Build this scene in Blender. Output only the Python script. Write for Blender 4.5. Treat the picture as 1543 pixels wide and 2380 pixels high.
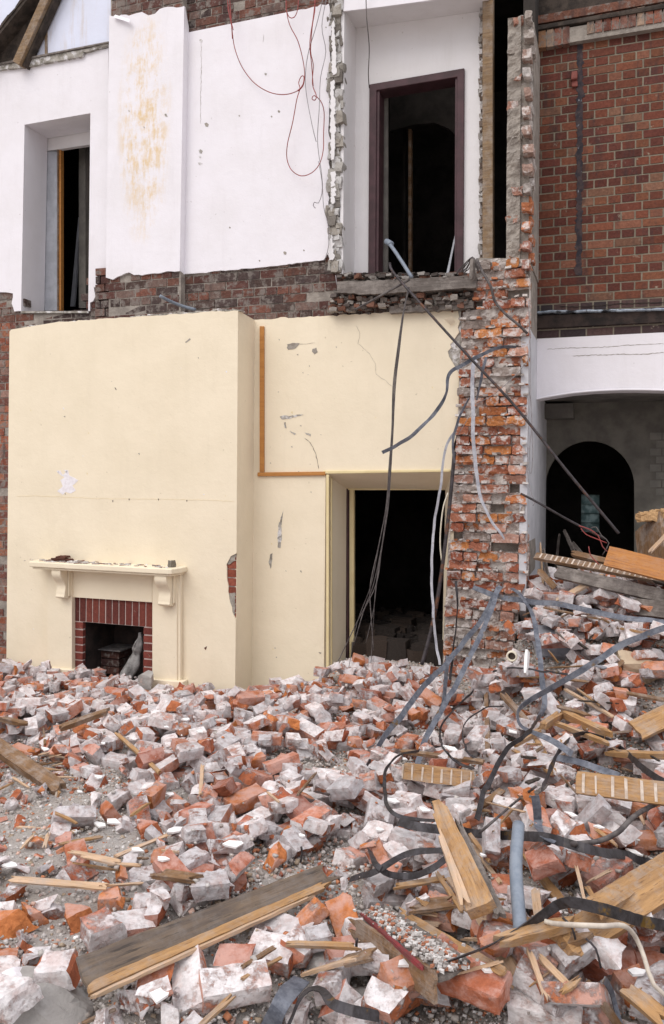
import bpy, bmesh, math, random
import numpy as np
from mathutils import Vector, Matrix, noise
from mathutils.geometry import tessellate_polygon
random.seed(7); rng = np.random.default_rng(7)
SC = bpy.context.scene
COL = SC.collection
for o_ in list(bpy.data.objects): bpy.data.objects.remove(o_)

# ------------------------------------------------------------------ camera
EYE = 1.95
F, CX, Y0 = 1850.0, 771.5, 1100.0            # focal length and principal point, in units of a 1543 wide picture
TH = math.radians(19.34)
camd = bpy.data.cameras.new('camera'); cam = bpy.data.objects.new('camera', camd); COL.objects.link(cam)
camd.sensor_fit = 'HORIZONTAL'; camd.sensor_width = 24.0; camd.lens = 24.0*F/1543.0
camd.shift_y = -(1190.0-Y0)/1543.0
camd.clip_start = 0.05; camd.clip_end = 500
RM = Matrix.Rotation(TH, 3, 'Z') @ Matrix.Rotation(math.radians(90), 3, 'X') @ Matrix.Rotation(math.radians(0.4), 3, 'Z')
cam.matrix_world = Matrix.Translation((0, 0, EYE)) @ RM.to_4x4()
SC.camera = cam
# ------------------------------------------------------------------ sky, sun, exposure (overcast day)
SUN_EL, SUN_AZ = math.radians(52), math.radians(200)
w = bpy.data.worlds.new('World'); SC.world = w; w.use_nodes = True
nt = w.node_tree; nt.nodes.clear()
sky = nt.nodes.new('ShaderNodeTexSky'); sky.sky_type = 'NISHITA'; sky.sun_disc = False
sky.sun_elevation = SUN_EL; sky.sun_rotation = SUN_AZ; sky.dust_density = 4; sky.air_density = 1.0
mx = nt.nodes.new('ShaderNodeMix'); mx.data_type = 'RGBA'; mx.inputs[0].default_value = 0.88
bg = nt.nodes.new('ShaderNodeBackground'); bg.inputs[1].default_value = 0.13
out = nt.nodes.new('ShaderNodeOutputWorld')
nt.links.new(sky.outputs[0], mx.inputs[6])
tc_ = nt.nodes.new('ShaderNodeTexCoord'); sx_ = nt.nodes.new('ShaderNodeSeparateXYZ'); nt.links.new(tc_.outputs['Generated'], sx_.inputs[0])
mr_ = nt.nodes.new('ShaderNodeMapRange'); nt.links.new(sx_.outputs[2], mr_.inputs[0])          # overcast sky: three times brighter overhead than at the horizon
mr_.inputs[1].default_value = 0.0; mr_.inputs[2].default_value = 1.0; mr_.inputs[3].default_value = 0.36; mr_.inputs[4].default_value = 1.0
vm_ = nt.nodes.new('ShaderNodeVectorMath'); vm_.operation = 'SCALE'; vm_.inputs[0].default_value = (12.6, 12.5, 13.0); nt.links.new(mr_.outputs[0], vm_.inputs['Scale'])
nt.links.new(vm_.outputs[0], mx.inputs[7])
nt.links.new(mx.outputs[2], bg.inputs[0]); nt.links.new(bg.outputs[0], out.inputs[0])
sd = bpy.data.lights.new('sun', 'SUN'); sun = bpy.data.objects.new('sun', sd); COL.objects.link(sun)
sd.energy = 1.0; sd.angle = math.radians(40); sd.color = (1.0, 0.96, 0.9)
sun.rotation_euler = (math.radians(44), 0, math.radians(-22))   # light comes from behind the camera, high, a little from the left
SC.view_settings.view_transform = 'Standard'; SC.view_settings.look = 'None'
SC.view_settings.exposure = 0.26; SC.view_settings.gamma = 1
SC.render.engine = 'CYCLES'

# ------------------------------------------------------------------ geometry of the view
def ray(px, py):
    return RM @ Vector(((px-CX)/F, (Y0-py)/F, -1.0))
def W(px, py, Y):
    d = ray(px, py); t = Y/d.y
    return Vector((d.x*t, Y, EYE+d.z*t))
def XZ(px, py, Y):
    p = W(px, py, Y); return (p.x, p.z)

# ------------------------------------------------------------------ materials
def newmat(name):
    m = bpy.data.materials.new(name); m.use_nodes = True
    n = m.node_tree; b = n.nodes['Principled BSDF']
    try: b.inputs['Specular IOR Level'].default_value = 0.25
    except Exception: pass
    return m, n, b
class N:
    def __init__(s, n): s.n = n
    def new(s, t, **k):
        x = s.n.nodes.new(t)
        for a, v in k.items(): setattr(x, a, v)
        return x
    def l(s, a, b): s.n.links.new(a, b)
    def noise(s, vec, scale, detail=5, rough=0.6, dist=0):
        x = s.new('ShaderNodeTexNoise'); x.inputs['Scale'].default_value = scale
        x.inputs['Detail'].default_value = detail; x.inputs['Roughness'].default_value = rough
        x.inputs['Distortion'].default_value = dist
        if vec: s.l(vec, x.inputs['Vector'])
        return x.outputs['Fac']
    def ramp(s, fac, lo, hi, a=0.0, b=1.0):
        x = s.new('ShaderNodeMapRange'); x.interpolation_type = 'SMOOTHSTEP'
        x.inputs[3].default_value = a; x.inputs[4].default_value = b
        s.l(fac, x.inputs[0])
        for i, v in ((1, lo), (2, hi)):
            if isinstance(v, (int, float)): x.inputs[i].default_value = v
            else: s.l(v, x.inputs[i])
        return x.outputs[0]
    def mix(s, fac, a, b, mode='MIX'):
        x = s.new('ShaderNodeMix', data_type='RGBA', blend_type=mode)
        for i, v in ((0, fac), (6, a), (7, b)):
            if isinstance(v, (int, float)): x.inputs[i].default_value = v
            elif isinstance(v, tuple): x.inputs[i].default_value = (*v[:3], 1)
            else: s.l(v, x.inputs[i])
        return x.outputs[2]
    def math(s, op, a, b=0.0, clamp=False):
        x = s.new('ShaderNodeMath', operation=op, use_clamp=clamp)
        for i, v in ((0, a), (1, b)):
            if isinstance(v, (int, float)): x.inputs[i].default_value = v
            else: s.l(v, x.inputs[i])
        return x.outputs[0]
    def mapping(s, vec, scale, loc=(0,0,0)):
        x = s.new('ShaderNodeMapping'); x.inputs['Scale'].default_value = scale; x.inputs['Location'].default_value = loc
        s.l(vec, x.inputs[0]); return x.outputs[0]
    def bump(s, h, dist, strength=1.0):
        x = s.new('ShaderNodeBump'); x.inputs['Distance'].default_value = dist; x.inputs['Strength'].default_value = strength
        s.l(h, x.inputs['Height']); return x.outputs[0]
    def pos(s): return s.new('ShaderNodeNewGeometry').outputs['Position']
    def obj(s):
        c = s.new('ShaderNodeTexCoord').outputs['Object']
        r = s.new('ShaderNodeObjectInfo').outputs['Random']
        m = s.new('ShaderNodeVectorMath', operation='ADD')
        k = s.math('MULTIPLY', r, 37.0)
        s.l(c, m.inputs[0]); s.l(k, m.inputs[1]); return m.outputs[0]

def std(name, c1, c2, scale=4, bdist=0.002, bscale=60, rough=0.85, coord='pos', c3=None, s3=20, t3=(0.6,0.75), metal=0):
    m, n, b = newmat(name); k = N(n); v = k.pos() if coord == 'pos' else k.obj()
    c = k.mix(k.ramp(k.noise(v, scale), 0.35, 0.65), c1, c2)
    if c3: c = k.mix(k.ramp(k.noise(v, s3, 6, 0.65), *t3), c, c3)
    k.l(c, b.inputs['Base Color']); b.inputs['Roughness'].default_value = rough; b.inputs['Metallic'].default_value = metal
    if bdist: k.l(k.bump(k.noise(v, bscale, 6, 0.7), bdist), b.inputs['Normal'])
    return m

M = {}
# creamy painted plaster with grain, faint dirt and wide unevenness
def plaster(name, c, dirt, stain=None, amt=0.5, drip=0.25):
    m, n, b = newmat(name); k = N(n); v = k.pos()
    g = k.ramp(k.noise(v, 2.2, 5), 0.3, 0.75)
    col = k.mix(g, c, tuple(x*y for x, y in zip(c, (0.94, 0.935, 0.92))))
    sp = k.ramp(k.noise(v, 55, 3, 0.7), 0.62, 0.8, 0, 0.25)
    col = k.mix(sp, col, tuple(x*0.82 for x in c))
    vd = k.mapping(v, (6, 6, 0.9))
    dr = k.math('MULTIPLY', k.ramp(k.noise(vd, 1.6, 8, 0.7), 0.5, 0.75), drip)
    col = k.mix(dr, col, dirt)
    spots = k.ramp(k.noise(v, 26, 2, 0.5), 0.74, 0.79, 0, 0.5)
    col = k.mix(spots, col, dirt)
    if stain:
        cxp, czp, sx, sz, sc = stain
        sepx = k.new('ShaderNodeSeparateXYZ'); k.l(v, sepx.inputs[0])
        ax = k.math('POWER', k.math('DIVIDE', k.math('SUBTRACT', sepx.outputs[0], cxp), sx), 2)
        az = k.math('POWER', k.math('DIVIDE', k.math('SUBTRACT', sepx.outputs[2], czp), sz), 2)
        d = k.ramp(k.math('ADD', ax, az), 0.1, 1.3, 1, 0)
        nn = k.math('MULTIPLY', k.noise(k.mapping(v, (16, 16, 3.5)), 1.5, 9, 0.75), k.noise(v, 5, 6, 0.7))
        f = k.math('MULTIPLY', k.ramp(nn, 0.19, 0.38), d)
        col = k.mix(k.math('MULTIPLY', f, amt), col, sc)
    k.l(col, b.inputs['Base Color']); b.inputs['Roughness'].default_value = 0.8
    hh = k.math('ADD', k.math('MULTIPLY', k.noise(v, 90, 4, 0.7), 0.35), k.math('MULTIPLY', k.noise(v, 7, 4, 0.6), 2.5))
    k.l(k.bump(hh, 0.0022), b.inputs['Normal'])
    return m
BX, BZ = XZ(335, 290, 6.7)
M['white'] = plaster('white_plaster', (0.79, 0.765, 0.805), (0.42, 0.38, 0.38), drip=0.10)
M['white_stain'] = plaster('stained_white_plaster', (0.79, 0.765, 0.805), (0.42, 0.38, 0.38), (BX, BZ, 0.30, 1.15, (0.66, 0.44, 0.14)), 0.75, drip=0.12)
M['white_warm'] = plaster('warm_white_plaster', (0.74, 0.72, 0.73), (0.36, 0.32, 0.28), drip=0.12)
M['gable'] = plaster('painted_gable_brick', (0.70, 0.73, 0.86), (0.5, 0.36, 0.2), drip=0.35)
M['cream'] = plaster('cream_plaster', (0.80, 0.705, 0.545), (0.42, 0.36, 0.24), drip=0.07)
M['cream_gloss'] = std('cream_gloss_paint', (0.74, 0.62, 0.36), (0.68, 0.56, 0.31), 5, 0.001, 60, 0.5)
M['mortar'] = std('old_mortar', (0.36, 0.32, 0.28), (0.24, 0.21, 0.185), 9, 0.012, 45, 0.95, c3=(0.52, 0.49, 0.46), s3=22)
M['mortar_light'] = std('pale_mortar', (0.60, 0.55, 0.51), (0.44, 0.39, 0.36), 11, 0.016, 40, 0.95, c3=(0.42, 0.17, 0.09), s3=7, t3=(0.58, 0.68))
M['rawedge'] = std('broken_plaster_edge', (0.45, 0.42, 0.38), (0.22, 0.20, 0.17), 14, 0.015, 40, 0.95, c3=(0.68, 0.66, 0.66), s3=12, t3=(0.5, 0.62))
M['scar'] = std('bare_render', (0.36, 0.33, 0.29), (0.25, 0.22, 0.19), 30, 0.003, 80, 0.95)
M['chipwhite'] = std('bare_white_undercoat', (0.80, 0.77, 0.80), (0.70, 0.66, 0.68), 30, 0.001, 80, 0.9)
M['crack'] = std('dark_crack', (0.10, 0.08, 0.07), (0.16, 0.13, 0.11), 30, 0, 80, 1)
M['dark'] = std('shaded_interior', (0.045, 0.038, 0.034), (0.02, 0.018, 0.016), 3, 0.004, 20, 0.95)  # near-black colour stands in for the shade inside the rooms
M['soot'] = std('sooty_brick', (0.05, 0.035, 0.03), (0.02, 0.016, 0.015), 8, 0.006, 30, 0.9)
M['char'] = std('charred_timber', (0.035, 0.028, 0.024), (0.075, 0.058, 0.047), 12, 0.008, 30, 0.9)
M['purple'] = std('purple_brown_paint', (0.075, 0.036, 0.042), (0.05, 0.026, 0.029), 8, 0.001, 50, 0.45)
M['greypaint'] = std('grey_painted_frame', (0.42, 0.43, 0.47), (0.33, 0.34, 0.37), 8, 0.001, 50, 0.6)
M['roomgrey'] = std('grey_room_wall', (0.20, 0.185, 0.165), (0.13, 0.12, 0.11), 5, 0.004, 40, 0.9)

def brickmat(name, mort, amt, dark=0.0, bd=0.004):
    m, n, b = newmat(name); k = N(n); v = k.pos()
    a = k.new('ShaderNodeAttribute', attribute_name='Col').outputs['Color']
    g = k.ramp(k.noise(v, 38, 6, 0.7), 0.3, 0.72)
    c = k.mix(g, a, (0.62, 0.58, 0.58), 'MULTIPLY')
    c = k.mix(k.ramp(k.noise(v, 13, 7, 0.7), 0.62-amt*0.3, 0.70-amt*0.22, 0, 0.85), c, mort)
    c = k.mix(k.ramp(k.noise(k.mapping(v, (5, 5, 1.2)), 1.3, 6, 0.7), 0.5, 0.72, 0, dark), c, (0.035, 0.028, 0.03))  # darker streaks running down the bricks
    k.l(c, b.inputs['Base Color']); b.inputs['Roughness'].default_value = 0.9
    h = k.math('ADD', k.noise(v, 70, 6, 0.75), k.math('MULTIPLY', k.noise(v, 18, 4, 0.6), 1.5))
    k.l(k.bump(h, bd), b.inputs['Normal'])
    return m
M['brick_face'] = brickmat('face_brick', (0.30, 0.25, 0.19), 0.0, 0.75, 0.003)
M['brick_band'] = brickmat('smeared_brick', (0.22, 0.19, 0.17), 0.45, 0.65, 0.008)
M['brick_pier'] = brickmat('broken_brick', (0.64, 0.59, 0.56), 0.44, 0.0, 0.010)
M['brick_fire'] = brickmat('hearth_brick', (0.3, 0.2, 0.16), -0.05, 0.15, 0.001)
M['lit_paintbrick'] = std('lit_painted_brick', (0.26, 0.245, 0.215), (0.19, 0.18, 0.16), 5, 0.003, 40, 0.85)  # lighter copy of the inner wall brick: light painted in right of the arch
M['shaded_paintbrick'] = std('shaded_painted_brick', (0.20, 0.185, 0.16), (0.13, 0.12, 0.105), 4, 0.003, 40, 0.8)  # darker copy of the same brick, shade painted into the colour

def woodmat(name, c1, c2, c3, gs=1.0, rough=0.75, soil=0.5, soilc=(0.36, 0.32, 0.29)):
    m, n, b = newmat(name); k = N(n); v = k.obj()
    vv = k.mapping(v, (2.2*gs, 26*gs, 26*gs))
    g1 = k.noise(vv, 2.0, 7, 0.7, 0.4)
    c = k.mix(k.ramp(g1, 0.33, 0.66), c1, c2)
    c = k.mix(k.ramp(k.noise(vv, 6.0, 4, 0.6), 0.56, 0.70, 0, 0.8), c, c3)
    c = k.mix(k.ramp(k.noise(v, 9, 7, 0.75), 0.42, 0.66, 0, soil), c, soilc)
    k.l(c, b.inputs['Base Color']); b.inputs['Roughness'].default_value = rough
    k.l(k.bump(g1, 0.006), b.inputs['Normal'])
    return m
M['wood_orange'] = woodmat('raw_orange_timber', (0.46, 0.265, 0.115), (0.31, 0.175, 0.08), (0.15, 0.08, 0.04))
M['wood_pale'] = woodmat('pale_lath_timber', (0.60, 0.41, 0.27), (0.46, 0.31, 0.19), (0.36, 0.20, 0.10))
M['wood_brown'] = woodmat('brown_timber', (0.24, 0.135, 0.065), (0.15, 0.085, 0.045), (0.06, 0.04, 0.03))
M['wood_grey'] = woodmat('weathered_grey_timber', (0.17, 0.145, 0.13), (0.10, 0.085, 0.075), (0.04, 0.033, 0.03), soil=0.5)
M['wood_gutter'] = woodmat('weathered_brown_board', (0.20, 0.145, 0.10), (0.115, 0.09, 0.075), (0.05, 0.042, 0.038), 0.6, soil=0.35, soilc=(0.24,0.22,0.21))
M['wood_varnish'] = woodmat('varnished_board', (0.42, 0.17, 0.035), (0.34, 0.125, 0.025), (0.17, 0.06, 0.02), 0.5, 0.4, 0.15)
M['wood_trim'] = woodmat('varnished_trim', (0.50, 0.23, 0.065), (0.42, 0.18, 0.05), (0.30, 0.12, 0.03), 0.5, 0.5, 0.0)
M['wood_post'] = woodmat('dusty_brown_post', (0.27, 0.18, 0.10), (0.18, 0.115, 0.065), (0.08, 0.05, 0.035), soil=0.5)
M['plasterstripe'] = std('plaster_key', (0.62, 0.53, 0.45), (0.46, 0.37, 0.30), 30, 0.002, 60, 0.95)

def metal(name, c1, c2, rust, rt, rough=0.5, met=0.5):
    m, n, b = newmat(name); k = N(n); v = k.obj()
    c = k.mix(k.ramp(k.noise(v, 20, 6, 0.7), 0.35, 0.65), c1, c2)
    f = k.ramp(k.noise(v, 6, 7, 0.7), rt, rt+0.08)
    c = k.mix(f, c, rust)
    k.l(c, b.inputs['Base Color']); b.inputs['Roughness'].default_value = rough; b.inputs['Metallic'].default_value = met
    k.l(k.bump(k.noise(v, 60, 5, 0.7), 0.002), b.inputs['Normal'])
    return m
M['strap'] = metal('galvanised_strap', (0.085, 0.092, 0.115), (0.18, 0.19, 0.22), (0.17, 0.10, 0.035), 0.60, 0.55, 0.25)
M['strap_pale'] = metal('pale_galvanised_strap', (0.36, 0.36, 0.40), (0.50, 0.50, 0.53), (0.20, 0.16, 0.12), 0.60, 0.6, 0.15)
M['strap_dark'] = metal('dark_rusty_strap', (0.03, 0.026, 0.026), (0.065, 0.06, 0.065), (0.15, 0.085, 0.02), 0.60, 0.5, 0.3)
M['conduit'] = metal('grey_conduit', (0.17, 0.20, 0.245), (0.23, 0.26, 0.305), (0.40, 0.27, 0.17), 0.68, 0.5, 0.1)
M['rod'] = metal('dark_rod', (0.035, 0.03, 0.03), (0.07, 0.06, 0.065), (0.13, 0.06, 0.035), 0.55, 0.5, 0.3)
M['cable'] = std('dusty_black_cable', (0.06, 0.05, 0.05), (0.13, 0.115, 0.11), 20, 0, 60, 0.7, 'obj')
M['redwire'] = std('red_wire', (0.30, 0.055, 0.05), (0.22, 0.06, 0.055), 20, 0, 60, 0.5, 'obj')
M['greywire'] = std('grey_wire', (0.30, 0.28, 0.29), (0.20, 0.18, 0.19), 20, 0, 60, 0.6, 'obj')
M['whitecable'] = std('dusty_white_cable', (0.62, 0.55, 0.46), (0.48, 0.42, 0.36), 20, 0, 60, 0.7, 'obj')
M['porcelain'] = std('cream_porcelain', (0.78, 0.72, 0.60), (0.7, 0.64, 0.5), 20, 0, 60, 0.35, 'obj')
M['lead'] = metal('lead_flashing', (0.20, 0.24, 0.30), (0.42, 0.47, 0.53), (0.03, 0.03, 0.035), 0.52, 0.6, 0.2)
M['sack'] = std('dusty_grey_canvas', (0.30, 0.29, 0.28), (0.16, 0.15, 0.145), 14, 0.008, 30, 0.95, 'obj')
M['slate'] = std('broken_slate', (0.24, 0.24, 0.26), (0.17, 0.17, 0.19), 10, 0.004, 40, 0.8, 'obj', c3=(0.42, 0.40, 0.38), s3=8)
M['stone'] = std('grey_concrete', (0.40, 0.38, 0.36), (0.30, 0.28, 0.265), 7, 0.008, 30, 0.95, 'obj', c3=(0.50, 0.38, 0.34), s3=9, t3=(0.6, 0.7))
M['stone_buff'] = std('buff_lime_concrete', (0.52, 0.41, 0.29), (0.44, 0.34, 0.24), 7, 0.010, 30, 0.95, 'obj', c3=(0.6, 0.55, 0.5), s3=12)
M['shard'] = std('white_plaster_shard', (0.84, 0.83, 0.82), (0.76, 0.74, 0.73), 9, 0.001, 60, 0.75, 'obj')
M['tilered'] = std('brown_tile', (0.13, 0.05, 0.035), (0.09, 0.04, 0.03), 9, 0.004, 60, 0.8)
m_, n_, b_ = newmat('old_window_glass'); b_.inputs['Base Color'].default_value = (0.30, 0.37, 0.36, 1); b_.inputs['Roughness'].default_value = 0.25
k_ = N(n_); k_.l(k_.mix(k_.ramp(k_.noise(k_.pos(), 30, 5), 0.35, 0.6), (0.20, 0.27, 0.26), (0.36, 0.43, 0.42)), b_.inputs['Base Color'])
M['glass'] = m_

# rubble bricks: P = (hue, mortar cover, value) on the mesh
def rubble_mat(name, fresh):
    m, n, b = newmat(name); k = N(n); v = k.obj()
    at = k.new('ShaderNodeAttribute', attribute_name='P')
    sp = k.new('ShaderNodeSeparateColor'); k.l(at.outputs['Color'], sp.inputs[0])
    base = k.mix(sp.outputs[0], (0.40, 0.125, 0.07), (0.58, 0.215, 0.075))
    g = k.noise(v, 32, 7, 0.72)
    base = k.mix(k.ramp(g, 0.3, 0.7), base, (0.68, 0.62, 0.60), 'MULTIPLY')
    if not fresh:
        base = k.mix(k.ramp(k.noise(v, 10, 6, 0.7), 0.36, 0.62, 0.0, 0.70), base, (0.58, 0.38, 0.33))
    mort = k.mix(k.ramp(k.noise(v, 22, 5, 0.7), 0.35, 0.65), (0.68, 0.655, 0.66), (0.50, 0.475, 0.472))
    fq_ = k.new('ShaderNodeAttribute', attribute_name='Q').outputs['Fac']
    thr = k.math('SUBTRACT', k.math('SUBTRACT', 0.80, k.math('MULTIPLY', sp.outputs[1], 0.60 if not fresh else 0.52)), fq_)
    cov = k.ramp(k.noise(v, 9.5, 9, 0.74), thr, k.math('ADD', thr, 0.13))
    mort = k.mix(k.ramp(k.noise(v, 13, 6, 0.7), 0.42, 0.70, 0.0, 0.30), mort, base)
    cov = k.math('MULTIPLY', cov, k.ramp(k.noise(v, 30, 6, 0.7), 0.28, 0.5, 0.55, 1.0))
    c = k.mix(cov, base, mort)
    c = k.mix(1.0, c, k.mix(sp.outputs[2], (0.62, 0.62, 0.64), (1.18, 1.16, 1.15)), 'MULTIPLY')
    k.l(c, b.inputs['Base Color']); b.inputs['Roughness'].default_value = 0.95
    h = k.math('ADD', k.noise(v, 60, 6, 0.75), k.math('MULTIPLY', k.math('ADD', k.noise(v, 16, 5, 0.6), cov), 1.2))
    k.l(k.bump(h, 0.008 if fresh else 0.005), b.inputs['Normal'])
    return m
M['rub_crust'] = rubble_mat('rubble_brick_face', False)
M['rub_fresh'] = rubble_mat('rubble_brick_break', True)
def attrmat(name, bd=0.003):
    m, n, b = newmat(name); k = N(n); v = k.pos()
    a = k.new('ShaderNodeAttribute', attribute_name='Col').outputs['Color']
    c = k.mix(k.ramp(k.noise(v, 90, 4, 0.7), 0.3, 0.7), a, (0.7, 0.68, 0.67), 'MULTIPLY')
    k.l(c, b.inputs['Base Color']); b.inputs['Roughness'].default_value = 0.95
    k.l(k.bump(k.noise(v, 140, 4, 0.7), bd), b.inputs['Normal']); return m
M['gravel'] = attrmat('crushed_rubble', .0012)
def groundmat():
    m, n, b = newmat('dusty_ground'); k = N(n); v = k.pos()
    c = k.mix(k.ramp(k.noise(v, 1.6, 5), 0.35, 0.65), (0.42, 0.37, 0.325), (0.50, 0.46, 0.43))
    c = k.mix(k.ramp(k.noise(v, 70, 6, 0.8), 0.45, 0.7, 0, 0.8), c, (0.48, 0.45, 0.44))
    c = k.mix(k.ramp(k.noise(v, 45, 5, 0.8), 0.62, 0.7, 0, 0.5), c, (0.24, 0.19, 0.16))
    k.l(c, b.inputs['Base Color']); b.inputs['Roughness'].default_value = 1
    h = k.math('ADD', k.noise(v, 110, 6, 0.8), k.math('MULTIPLY', k.noise(v, 30, 5, 0.7), 2))
    k.l(k.bump(h, 0.012), b.inputs['Normal']); return m
M['ground'] = groundmat()

# ------------------------------------------------------------------ object helpers
def tag(o, label=None, cat=None, group=None, kind=None):
    if label: o['label'] = label
    if cat: o['category'] = cat
    if group: o['group'] = group
    if kind: o['kind'] = kind
    return o
def thing(name, loc, label, cat, group=None):
    o = bpy.data.objects.new(name, None); o.empty_display_size = 0.1
    o.location = loc; COL.objects.link(o)
    return tag(o, label, cat, group)
def worldloc(o):
    v = Vector(o.location)
    return v + worldloc(o.parent) if o.parent else v
def mesh(name, verts, faces, mat, parent=None, origin=None, smooth=False, cols=None, mats=None, fmat=None):
    """verts in world coordinates; origin defaults to the parent's place (or the centre of the mesh for a thing of its own)"""
    verts = [Vector(v) for v in verts]
    if parent: org = worldloc(parent)
    elif origin is not None: org = Vector(origin)
    else:
        org = sum(verts, Vector())/max(1, len(verts)); org.z = min(v.z for v in verts)
    me = bpy.data.meshes.new(name)
    me.from_pydata([v-org for v in verts], [], faces); me.update()
    for mm in (mats or [mat]): me.materials.append(mm)
    if fmat:
        me.polygons.foreach_set('material_index', fmat)
    if cols is not None:
        a = me.color_attributes.new('Col', 'FLOAT_COLOR', 'POINT')
        a.data.foreach_set('color', np.array([(*c, 1.0) for c in cols], dtype=np.float32).ravel())
    o = bpy.data.objects.new(name, me); COL.objects.link(o)
    if parent: o.parent = parent
    else: o.location = org
    if smooth: me.polygons.foreach_set('use_smooth', [True]*len(me.polygons))
    bm = bmesh.new(); bm.from_mesh(me); bmesh.ops.recalc_face_normals(bm, faces=bm.faces); bm.to_mesh(me); bm.free()
    return o
class B:
    def __init__(s): s.v = []; s.f = []; s.c = []
    def add(s, vs, fs, c=None):
        n = len(s.v); s.v += [Vector(v) for v in vs]; s.f += [tuple(i+n for i in f) for f in fs]
        if c is not None: s.c += [c]*len(vs)
    BF = [(0,1,3,2),(4,6,7,5),(0,4,5,1),(2,3,7,6),(0,2,6,4),(1,5,7,3)]
    def box(s, x0, x1, y0, y1, z0, z1, j=0, c=None):
        vs = [Vector((x, y, z)) + Vector([random.uniform(-j, j) for _ in range(3)]) for x in (x0, x1) for y in (y0, y1) for z in (z0, z1)]
        s.add(vs, s.BF, c)
    def obox(s, cen, ax, c=None, j=0):
        """box from centre and three half-axis vectors"""
        cen = Vector(cen)
        vs = [cen + ax[0]*a + ax[1]*b + ax[2]*d + Vector([random.uniform(-j, j) for _ in range(3)]) for a in (-1, 1) for b in (-1, 1) for d in (-1, 1)]
        s.add(vs, s.BF, c)
    def go(s, name, mat, parent=None, **k):
        return mesh(name, s.v, s.f, mat, parent, cols=s.c if s.c else None, **k)
def bevel(o, w=0.004, seg=2):
    md = o.modifiers.new('bevel', 'BEVEL'); md.width = w; md.segments = seg; md.limit_method = 'ANGLE'; return o

def rough(pts, amp=2.5, step=9):
    """pts (px,py[, a]) ; a = roughness of the edge leaving this point (px)"""
    o = []
    for i, p in enumerate(pts):
        q = pts[(i+1) % len(pts)]
        o.append((p[0], p[1]))
        a = p[2] if len(p) > 2 else 0
        if a:
            L = math.hypot(q[0]-p[0], q[1]-p[1]); n = max(1, int(L/step))
            nx, ny = -(q[1]-p[1])/L, (q[0]-p[0])/L
            for k in range(1, n):
                t = (k+random.uniform(-.3, .3))/n
                d = random.gauss(0, a)*0.6 + a*1.4*noise.noise(Vector((p[0]*.1+k*.35, p[1]*.1, 3)))
                o.append((p[0]+(q[0]-p[0])*t+nx*d, p[1]+(q[1]-p[1])*t+ny*d))
    return o
def panel(name, outer, holes, Y, t, mat, parent=None, world=False, **k):
    """plate in the plane Y (front) of thickness t going back; outlines traced on that plane"""
    loops = [[(p if world else XZ(p[0], p[1], Y)) for p in L] for L in [outer]+list(holes)]
    tri = tessellate_polygon([[Vector((x, z, 0)) for x, z in L] for L in loops])
    flat = [p for L in loops for p in L]; n = len(flat)
    v = [(x, Y, z) for x, z in flat] + [(x, Y+t, z) for x, z in flat]
    f = [tuple(t_) for t_ in tri] + [tuple(i+n for i in reversed(t_)) for t_ in tri]
    s = 0
    for L in loops:
        m = len(L)
        for i in range(m):
            a, b = s+i, s+(i+1) % m
            f.append((a, b, b+n, a+n))
        s += m
    return mesh(name, v, f, mat, parent, **k)
def chip(parent, Y, pts, mat, name='scar', t=0.002, amp=1.6):
    return panel(name, rough([(a, b, amp) for a, b in pts], step=4), [], Y-t, t+0.001, mat, parent)
def crack(parent, Y, pts, w=0.004, name='crack', mat=None):
    P = []
    for i in range(len(pts)-1):
        a, b = pts[i], pts[i+1]
        L = math.hypot(b[0]-a[0], b[1]-a[1]); n = max(1, int(L/5))
        for k in range(n): P.append((a[0]+(b[0]-a[0])*k/n+random.uniform(-.9, .9), a[1]+(b[1]-a[1])*k/n+random.uniform(-.9, .9)))
    P.append(pts[-1]); q = [W(p[0], p[1], Y-0.002) for p in P]
    v, f = [], []
    for i, p in enumerate(q):
        d = (q[min(i+1, len(q)-1)]-q[max(0, i-1)]).normalized(); nn = Vector((-d.z, 0, d.x))
        ww = w*random.uniform(.3, 1)*(1 if 0 < i < len(q)-1 else .1)
        for yy in (0, 0.003):
            v += [p+nn*ww/2+Vector((0, yy, 0)), p-nn*ww/2+Vector((0, yy, 0))]
        if i:
            k = 4*i; f += [(k-4, k-3, k+1, k), (k-4, k, k+2, k-2), (k-3, k-1, k+3, k+1), (k-2, k+2, k+3, k-1)]
    return mesh(name, v, f, mat or M['crack'], parent)

def spline(P, step=0.03):
    P = [Vector(p) for p in P]
    if len(P) < 3:
        n = max(2, int((P[1]-P[0]).length/step)); return [P[0].lerp(P[1], i/n) for i in range(n+1)]
    Q = [P[0]*2-P[1]] + P + [P[-1]*2-P[-2]]; o = []
    for i in range(1, len(Q)-2):
        n = max(2, int((Q[i+1]-Q[i]).length/step))
        for k in range(n):
            t = k/n; a, b, c, d = Q[i-1], Q[i], Q[i+1], Q[i+2]
            o.append(0.5*((2*b)+(c-a)*t+(2*a-5*b+4*c-d)*t*t+(-a+3*b-3*c+d)*t**3))
    o.append(P[-1]); return o
def tube_vf(P, r, seg=8, r1=None):
    v, f = [], []; up = None
    for i, p in enumerate(P):
        d = (P[min(i+1, len(P)-1)]-P[max(0, i-1)]).normalized()
        if up is None: up = d.orthogonal().normalized()
        up = (up-d*up.dot(d)).normalized(); s = d.cross(up)
        rr = r if r1 is None else r+(r1-r)*i/(len(P)-1)
        for k in range(seg):
            a = 2*math.pi*k/seg; v.append(p+(up*math.cos(a)+s*math.sin(a))*rr)
        if i:
            for k in range(seg):
                a0 = (i-1)*seg+k; a1 = (i-1)*seg+(k+1) % seg
                f.append((a0, a1, a1+seg, a0+seg))
    f.append(tuple(range(seg))); f.append(tuple(range(len(v)-seg, len(v)))[::-1])
    return v, f
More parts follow.
